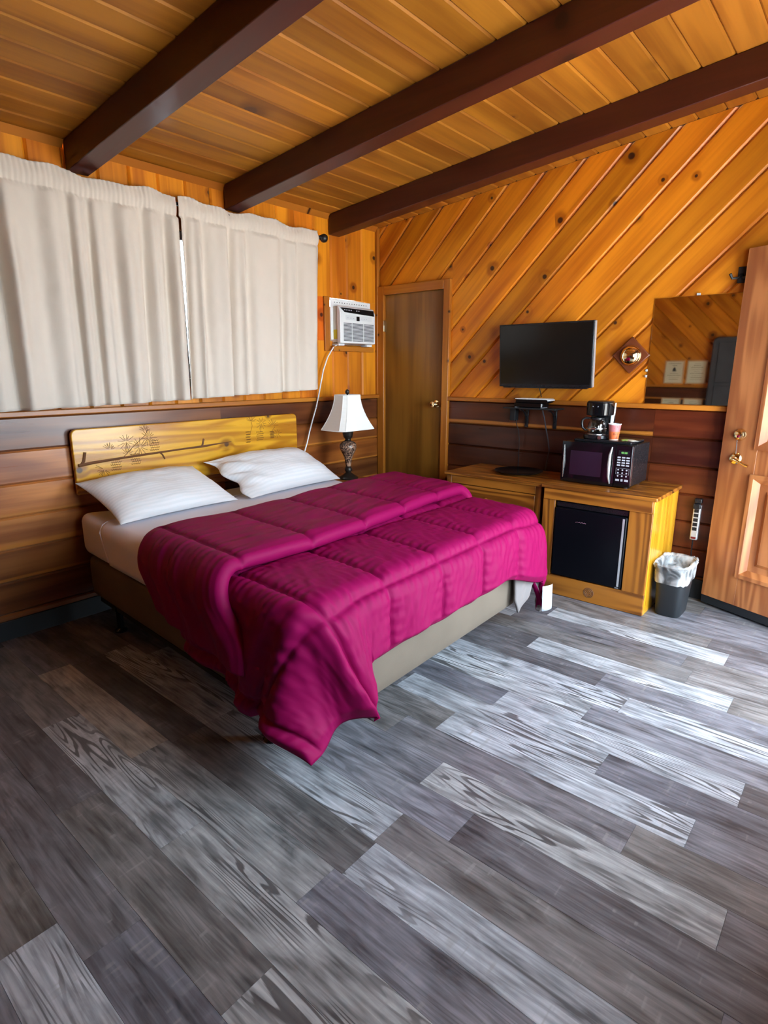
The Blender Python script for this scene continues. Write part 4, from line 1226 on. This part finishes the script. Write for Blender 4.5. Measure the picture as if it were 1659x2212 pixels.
# ------------------------------------------------------------------ fridge cabinet and mini fridge
fc = thing('fridge_cabinet', 'amber pine cabinet built around a black mini fridge', 'cabinet', (-.25, -2.155, 0))
FY0, FY1, FX = -2.486, -1.830, -.505
MB().box(-.540, -.0135, FY0 - .018, FY1 + .012, .690, .712).build('cabinet_top', M['deskY'], fc, bevel=.004)
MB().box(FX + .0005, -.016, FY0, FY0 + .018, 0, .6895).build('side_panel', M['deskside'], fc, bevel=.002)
MB().box(FX + .0005, -.016, FY1 - .018, FY1, 0, .6895).build('side_panel', M['deskZ'], fc, bevel=.002)
MB().box(FX - .018, FX, FY0, FY0 + .128, .1305, .6180).build('stile', M['deskZ'], fc, bevel=.002)
MB().box(FX - .018, FX, FY1 - .078, FY1, .1305, .6180).build('stile', M['deskZ'], fc, bevel=.002)
br_ = MB().box(FX - .018, FX, FY0, FY1, 0.003, .130).build('bottom_rail', M['deskY'], fc, bevel=.002)
MB().box(FX - .026, FX, FY0 + .004, FY1 - .004, .6185, .6895).build('apron', M['deskY'], fc, bevel=.003)
kn_ = MB()
for r in (.010, .019, .027):
    kn_.lathe([(r, 0), (r + .003, -.0015), (r + .006, 0)], 20, (FX - .0182, -2.165, .066), 'X', cap=False)
kn_.lathe([(.006, 0), (.001, -.001)], 14, (FX - .0182, -2.165, .066), 'X')
kn_.build('wood_knot', M['burn'], fc)
mf = thing('mini_fridge', 'black mini fridge inside the pine cabinet', 'fridge', (-.28, -2.13, .132))
GY0, GY1 = FY0 + .132, FY1 - .082
MB().box(-.46, -.06, GY0, GY1, .1325, .612).build('fridge_body', M['black'], mf, bevel=.004)
fd = MB().box(-.528, -.4605, GY0 + .002, GY1 - .002, .136, .575).build('fridge_door', M['fridge'], mf, bevel=.008, seg=3)
MB().box(-.505, -.4605, GY0 + .002, GY1 - .002, .5765, .610).build('top_trim', M['black'], mf, bevel=.003)
MB().box(-.5292, -.5282, GY0 + .014, GY0 + .026, .15, .565).build('door_grip', M['silver'], fd)
mk = MB()
for k in range(9):
    yy = -2.05 - k * .0075
    mk.tube([(-.5286, yy, .498 + .002 * (k % 2)), (-.5286, yy - .005, .503 - .003 * ((k + 1) % 2))], .0016, 4)
mk.build('maker_mark', plain('pink_mark', (.35, .16, .22), .5), fd)
MB().box(-.530, -.5285, GY0 + .012, GY0 + .034, .137, .146).build('hinge_cap', M['steel'], fd)

# ------------------------------------------------------------------ microwave and things on it
ZM = .7125
mw = thing('microwave', 'black countertop microwave on the fridge cabinet', 'microwave', (-.22, -2.085, ZM))
WY0, WY1, WX0, WX1 = -2.300, -1.872, -.385, -.060
MB().box(WX0 + .028, WX1, WY0 + .002, WY1 - .002, ZM + .010, ZM + .256).build('case', M['black'], mw, bevel=.006)
for y in (WY0 + .04, WY1 - .04):
    for x in (WX0 + .06, WX1 - .04):
        MB().lathe([(.012, 0), (.012, .0098)], 12, (x, y, ZM)).build('foot', M['grey'], mw)
# door with bowed front edge
CW = .098
def bow(y0, y1, z0, z1, x0, x1, d, n=10):
    pts = []
    for k in range(n + 1):
        t = k / n; pts.append((x0 - d * (1 - (2 * t - 1) ** 2), y0 + (y1 - y0) * t))
    pts += [(x1, y1), (x1, y0)]
    m = MB(); m.prism(pts, z0, z1, 'Z'); return m
md = bow(WY0 + CW, WY1, ZM + .008, ZM + .258, WX0, WX0 + .0275, .012).build('door', M['gloss'], mw, smooth=True, angle=30)
bow(WY0 + CW + .075, WY1 - .058, ZM + .055, ZM + .205, WX0 - .0085, WX0 - .004, .0055).build('window', M['violet'], md, smooth=True, angle=30)
hd = [(WX0 - .004, WY0 + CW + .020, ZM + .022), (WX0 - .026, WY0 + CW + .022, ZM + .07), (WX0 - .032, WY0 + CW + .022, ZM + .135), (WX0 - .026, WY0 + CW + .022, ZM + .20), (WX0 - .004, WY0 + CW + .020, ZM + .243)]
MB().tube(hd, [.004, .008, .010, .008, .004], 10).build('handle', M['silver'], md, smooth=True)
MB().tube([(WX0 - .002, WY1 - .014, ZM + .03), (WX0 - .010, WY1 - .018, ZM + .13), (WX0 - .002, WY1 - .014, ZM + .235)], [.003, .006, .003], 8).build('side_grip', M['steel'], md, smooth=True)
cp = MB().box(WX0 + .001, WX0 + .0275, WY0, WY0 + CW - .001, ZM + .008, ZM + .258).build('control_panel', M['gloss'], mw, bevel=.004)
MB().box(WX0 + .004, WX0 + .024, WY0 - .0018, WY0 - .0002, ZM + .02, ZM + .25).build('chrome_strip', M['steel'], cp)
PX_ = WX0 + .0002
MB().box(PX_ - .0008, PX_, WY0 + .016, WY0 + .080, ZM + .200, ZM + .228).build('display_glass', M['black'], cp)
tx = bpy.data.curves.new('clock_digits', 'FONT'); tx.body = '00:00'; tx.size = .016; tx.align_x = 'CENTER'; tx.align_y = 'CENTER'; tx.extrude = .0002
to = bpy.data.objects.new('clock_digits', tx); COL.objects.link(to); tx.materials.append(M['green'])
dg = bpy.context.evaluated_depsgraph_get()
me = bpy.data.meshes.new_from_object(to.evaluated_get(dg)); bpy.data.objects.remove(to)
to = bpy.data.objects.new('clock_digits', me); COL.objects.link(to); to.parent = cp
to.location = Vector((PX_ - .0012, WY0 + .046, ZM + .214)) - mw.location
to.matrix_basis = Matrix.Translation(Vector((PX_ - .0012, WY0 + .046, ZM + .214)) - mw.location) @ Matrix(((0, 0, -1, 0), (-1, 0, 0, 0), (0, 1, 0, 0), (0, 0, 0, 1)))
def onpanel(name, y, z, w_, h_, mat=M['grey']):
    MB().box(PX_ - .0010, PX_ - .0001, WY0 + y - w_ / 2, WY0 + y + w_ / 2, ZM + z - h_ / 2, ZM + z + h_ / 2).build(name, mat, cp)
for r in range(4):
    for c in range(3):
        onpanel('button', .022 + c * .026, .186 - r * .0155, .019, .0085)
for r in range(3):
    for c in range(3):
        MB().lathe([(.0048, -.0010), (.0048, 0)], 10, (PX_, WY0 + .024 + c * .0245, ZM + .112 - r * .0185), 'X').build('number_key', M['grey'], cp)
onpanel('button', .074, .050, .022, .012); onpanel('button', .022, .050, .022, .012); onpanel('button', .048, .050, .012, .014)
cp_fr = MB()
for a, b, c, d in ((.010, .086, .1215, .1222), (.010, .086, .0848, .0855), (.010, .0108, .0855, .1215), (.0852, .086, .0855, .1215)):
    cp_fr.box(PX_ - .0009, PX_ - .0001, WY0 + a, WY0 + b, ZM + c, ZM + d)
cp_fr.build('key_outline', M['grey'], cp)

ZW = ZM + .2565
bt = tag(MB().box(-.330, -.085, -2.270, -1.920, ZW, ZW + .016).build('coffee_tray', M['black'], bevel=.004), 'flat black tray on top of the microwave under the coffee maker', 'tray')
ZC = ZW + .0165
cm = thing('coffee_maker', 'black drip coffee maker with a glass carafe on the microwave', 'coffee maker', (-.215, -2.03, ZC))
CY, CX = -2.028, -.245
def oval(cx, cy, rx, ry, z0, z1, tx_=1.0, n=28, sq=2.6):
    m = MB(); rows = []
    for z, s in ((z0, 1.0), (z1, tx_)):
        r = []
        for k in range(n):
            a = 2 * PI * k / n; c, s_ = math.cos(a), math.sin(a)
            r.append((cx + rx * s * math.copysign(abs(c) ** (2 / sq), c), cy + ry * s * math.copysign(abs(s_) ** (2 / sq), s_), z))
        rows.append(r)
    m.add(rows[0] + rows[1], [tuple(reversed(range(n))), tuple(range(n, 2 * n))] + [(k, (k + 1) % n, n + (k + 1) % n, n + k) for k in range(n)])
    return m
oval(-.225, CY, .095, .078, ZC, ZC + .026).build('base', M['black'], cm, bevel=.005, seg=3)
oval(-.160, CY, .034, .074, ZC + .0262, ZC + .142, 1.0).build('tower', M['black'], cm, smooth=True)
oval(-.215, CY, .085, .076, ZC + .1425, ZC + .222, 1.04).build('filter_basket', M['gloss'], cm, bevel=.004, seg=3)
oval(-.215, CY, .084, .075, ZC + .2225, ZC + .230, .95).build('lid', M['black'], cm, bevel=.003)
MB().lathe([(.055, 0), (.055, .003)], 28, (CX - .005, CY, ZC + .0264)).build('hot_plate', M['steel'], cm, smooth=True)
MB().prism([(-2.090, ZC + .045), (-2.098, ZC + .05), (-2.104, ZC + .218), (-2.092, ZC + .218)], -.205, -.155, 'X').build('water_gauge_highlight', M['lgrey'], cm, bevel=.002)  # side water window; its gloss highlight is put into the pale colour
MB().box(-.3015, -.3005, CY - .018, CY + .018, ZC + .196, ZC + .2015).build('maker_mark', M['grey'], cm)
MB().lathe([(.012, 0), (.011, -.006), (.004, -.007)], 16, (-.318, CY - .045, ZC + .013), 'X').build('switch', M['steel'], cm, smooth=True)
ZG = ZC + .0298
cg = MB().lathe([(.010, .001), (.050, .0015), (.054, .008), (.057, .035), (.054, .060), (.044, .080), (.037, .090), (.037, .0905), (.0355, .0905), (.0355, .0895), (.0425, .079), (.0525, .059), (.0555, .035), (.0525, .009), (.049, .003), (.010, .003)], 36, (CX - .005, CY, ZG)).build('carafe', M['glass'], cm, smooth=True, angle=60)
MB().lathe([(.039, .086), (.0405, .090), (.0405, .098), (.036, .102), (.012, .104), (.003, .108)], 28, (CX - .005, CY, ZG)).build('carafe_lid', M['black'], cg, smooth=True)
MB().lathe([(.0578, .030), (.0585, .031), (.0585, .036), (.0578, .037)], 32, (CX - .005, CY, ZG), cap=False).build('carafe_band', M['steel'], cg, smooth=True)
h0 = Vector((CX - .005, CY, ZG)); hdv = Vector((-.35, .94, 0)).normalized()
MB().tube([tuple(h0 + hdv * a + Vector((0, 0, b))) for a, b in ((.038, .094), (.070, .096), (.088, .085), (.092, .060), (.086, .035), (.070, .022), (.056, .020))], [.007, .008, .008, .008, .008, .007, .006], 10).build('carafe_handle', M['black'], cg, smooth=True)

cu = thing('paper_cup', 'orange and red printed paper cup beside the coffee maker', 'cup', (-.265, -2.142, ZC))
cu_o = MB().lathe([(.027, .0), (.0275, .004), (.0365, .094)], 28, (-.265, -2.142, ZC)).build('cup_wall', M['cup'], cu, smooth=True, angle=50)
MB().lathe([(.0366, .092), (.0386, .094), (.0386, .0985), (.0366, .0995)], 28, (-.265, -2.142, ZC), cap=False).build('rim', M['white'], cu, smooth=True)
for k, (c, a, lb) in enumerate((((.30, .42, .10), .3, 'green coffee packet beside the paper cup'), ((.75, .76, .62), .9, 'pale coffee packet at the edge of the black tray'))):
    m = plain('packet_%d' % k, c, .35)
    P = np.array([[((s - .5) * .085, (t - .5) * .055, .002 + .005 * math.sin(PI * s) * math.sin(PI * t)) for t in np.linspace(0, 1, 7)] for s in np.linspace(0, 1, 9)])
    B_ = P.copy(); B_[..., 2] = .0005
    o = MB().grid(P).grid(B_).build('coffee_packet', m, smooth=True, angle=180); weld(o, .0018)
    o.location = (-.235 - k * .012, -2.205 - k * .036, ZC + .0002 + k * .0); o.rotation_euler = (0, 0, a)
    tag(o, lb, 'packet', 'coffee packets on the microwave')

# ------------------------------------------------------------------ plaque and mirror
pq = thing('wall_plaque', 'diamond-shaped dark wood plaque with a brass dome next to the mirror', 'plaque', (-.012, -2.115, 1.49))
hd_ = .113
MB().prism([(-2.115 - hd_, 1.492), (-2.115, 1.492 - hd_), (-2.115 + hd_, 1.492), (-2.115, 1.492 + hd_)], -.020, -.0005, 'X').build('backing', M['plaque'], pq, bevel=.004, seg=2)
MB().lathe([(.062, 0), (.063, -.003), (.060, -.008)] + [(.058 * math.cos(t), -.008 - .040 * math.sin(t)) for t in np.linspace(0, PI / 2 - .03, 12)], 36, (-.0203, -2.115, 1.490), 'X').build('brass_dome', M['brass'], pq, smooth=True)
mi = thing('wall_mirror', 'frameless rectangular mirror resting on the wall cap behind the open door', 'mirror', (-.006, -2.6, 1.2))
MY0, MY1, MZ0, MZ1 = -3.02, -2.222, 1.1995, 1.822
MB().box(-.0065, -.0005, MY0, MY1, MZ0, MZ1).build('mirror_pane', M['mirror'], mi, bevel=.0015, seg=1)
for y, z in ((-2.46, MZ1), (-2.80, MZ1), (MY1, 1.40), (MY1, 1.365)):
    if z == MZ1: MB().box(-.013, -.0005, y - .010, y + .010, z + .0003, z + .012).build('mirror_clip', M['clip'], mi, bevel=.002)
    else: MB().box(-.013, -.0005, y + .0003, y + .012, z - .008, z + .008).build('mirror_clip', M['clip'], mi, bevel=.002)

# ------------------------------------------------------------------ power strip, waste bin
ps = thing('power_strip', 'silver power strip with a black plug on the dark wall boards', 'power strip', (-.02, -2.60, .38))
MB().box(-.032, -.0005, -2.624, -2.582, .380, .600).build('strip_body', M['silver'], ps, bevel=.006, seg=3)
for k in range(5):
    MB().box(-.0335, -.0322, -2.615, -2.590, .440 + k * .0285, .461 + k * .0285).build('socket', M['black'], ps)
MB().box(-.0345, -.0322, -2.616, -2.590, .388, .400).build('switch', plain('red_switch', (.12, .01, .01), .3), ps)
MB().box(-.055, -.0325, -2.624, -2.584, .580, .612).build('plug', M['black'], ps, bevel=.004)
MB().box(-.045, -.0005, -2.626, -2.586, .613, .642).build('plug', M['black'], ps, bevel=.004)
MB().tube([(-.03, -2.602, .379), (-.03, -2.602, .30), (-.025, -2.61, .22), (-.03, -2.64, .14)], .004, 6).build('cord', M['black'], ps, smooth=True)

tb = thing('waste_bin', 'charcoal plastic waste bin lined with a clear bag beside the cabinet', 'waste bin', (-.28, -2.60, 0))
BCX, BCY = -.325, -2.592
def rring(hx, hy, z, n=40, sq=4.5, cx=BCX, cy=BCY):
    r = []
    for k in range(n):
        a = 2 * PI * k / n; c, s_ = math.cos(a), math.sin(a)
        r.append((cx + hx * math.copysign(abs(c) ** (2 / sq), c), cy + hy * math.copysign(abs(s_) ** (2 / sq), s_), z))
    return r
def loft(rows, close=True):
    m = MB(); n = len(rows[0])
    m.add([p for r in rows for p in r], [(i * n + k, i * n + (k + 1) % n, (i + 1) * n + (k + 1) % n, (i + 1) * n + k) for i in range(len(rows) - 1) for k in range(n)] + ([tuple(reversed(range(n)))] if close else []))
    return m
loft([rring(.100, .066, .001), rring(.106, .070, .008), rring(.132, .088, .298), rring(.137, .093, .300), rring(.137, .093, .306), rring(.128, .085, .305), rring(.103, .067, .012), rring(.02, .02, .010)]).build('bin_body', M['bin'], tb, smooth=True, angle=50)
lr = random.Random(5); rows = []
NB = 72
def liner_row(hx, hy, z, amp, ph):
    r = rring(hx, hy, z, NB); out = []
    for k, p in enumerate(r):
        nz_ = mn.noise(Vector((k * .30, z * 9, ph))) + .2 * mn.noise(Vector((k * .9, z * 20, ph)))
        dx_, dy_ = p[0] - BCX, p[1] - BCY; l = math.hypot(dx_, dy_)
        out.append((p[0] + dx_ / l * amp * nz_, p[1] + dy_ / l * amp * nz_, p[2] + amp * .9 * mn.noise(Vector((k * .25, 3, ph)))))
    return out
rows = [liner_row(.132, .087, .205, .006, 1), liner_row(.136, .090, .225, .008, 1), liner_row(.139, .093, .250, .009, 1), liner_row(.141, .096, .285, .006, 1), liner_row(.146, .101, .312, .012, 2), liner_row(.138, .094, .326, .014, 2), liner_row(.124, .080, .315, .010, 3), liner_row(.118, .076, .25, .010, 3), liner_row(.110, .070, .15, .010, 3)]
for i in range(4):   # keep the outer skirt outside the bin
    rows[i] = [(p[0], p[1], p[2]) for p in rows[i]]
loft(rows, False).build('bin_liner', M['liner'], tb, smooth=True, angle=180)

# ------------------------------------------------------------------ left wall: seen in the mirror
for k, (y, z, lb) in enumerate(((-1.045, 1.375, 'framed notice with a small dark picture, upper left in the mirror'), (-1.335, 1.375, 'framed notice with scattered print, upper right in the mirror'),
                               (-1.045, .86, 'framed notice under the wall cap, lower left in the mirror'), (-1.335, .86, 'framed notice under the wall cap, lower right in the mirror'))):
    f = thing('picture_frame', lb, 'picture frame', (XL + .01, y, z - .16), 0, 'framed notices on the far wall')
    fw, fh = .127, .158
    for a, b, c, d in ((-fw, fw, fh - .014, fh), (-fw, fw, -fh, -fh + .014), (-fw, -fw + .014, -fh + .014, fh - .014), (fw - .014, fw, -fh + .014, fh - .014)):
        MB().box(XL + .0315 if z < 1.19 and False else XL + .0005, XL + .02, y + a, y + b, z + c, z + d).build('frame_bar', M['lightwood'], f)
    pp = MB().box(XL + .0006, XL + .010, y - fw + .0145, y + fw - .0145, z - fh + .0145, z + fh - .0145).build('notice', M['paper'], f)
    tx_ = MB(); rr = random.Random(k)
    for r in range(9):
        if r in (2, 3, 4) and k == 0: continue
        hw = rr.uniform(.03, .09); zz = z + .115 - r * .027
        MB().box(XL + .0101, XL + .0106, y - hw, y + hw, zz, zz + rr.choice([.003, .006])).build('text_line', M['ink'], pp)
    if k == 0:
        MB().prism([(y - .028, z + .012), (y + .028, z + .012), (y + .020, z + .045), (y, z + .075), (y - .018, z + .045)], XL + .0101, XL + .0108, 'X').build('printed_picture', M['matte'], pp)
pdn = thing('padded_panel', 'tall charcoal padded panel standing against the far wall, seen in the mirror', 'panel', (XL + .2, -1.95, 0))
pts = rrect(-2.45, -1.52, 0.001, 1.83, .07, 8)
MB().prism(pts, XL + .035, XL + .17, 'X').build('panel_body', M['padded'], pdn, bevel=.02, seg=3)
for a, b in ((-2.38, -1.99), (-1.95, -1.60)):
    for c, d in ((.15, .80), (.84, 1.20), (1.24, 1.76)):
        MB().box(XL + .1705, XL + .185, a, b, c, d).build('cushion_pad', M['padded'], pdn, bevel=.006)

# black coat hook on the wall above the mirror
ch = thing('coat_hook', 'black double coat hook on the planks above the mirror', 'hook', (-.01, -2.665, 1.90))
MB().box(-.008, -.0005, -2.685, -2.645, 1.87, 1.955).build('back_plate', M['matte'], ch, bevel=.003)
for dy_, dz_ in ((.045, .0), (-.045, .0)):
    MB().tube([(-.008, -2.665, 1.915), (-.030, -2.665 + dy_ * .3, 1.895), (-.055, -2.665 + dy_ * .8, 1.892), (-.068, -2.665 + dy_, 1.915)], [.007, .007, .006, .008], 8).build('hook_arm', M['matte'], ch, smooth=True)
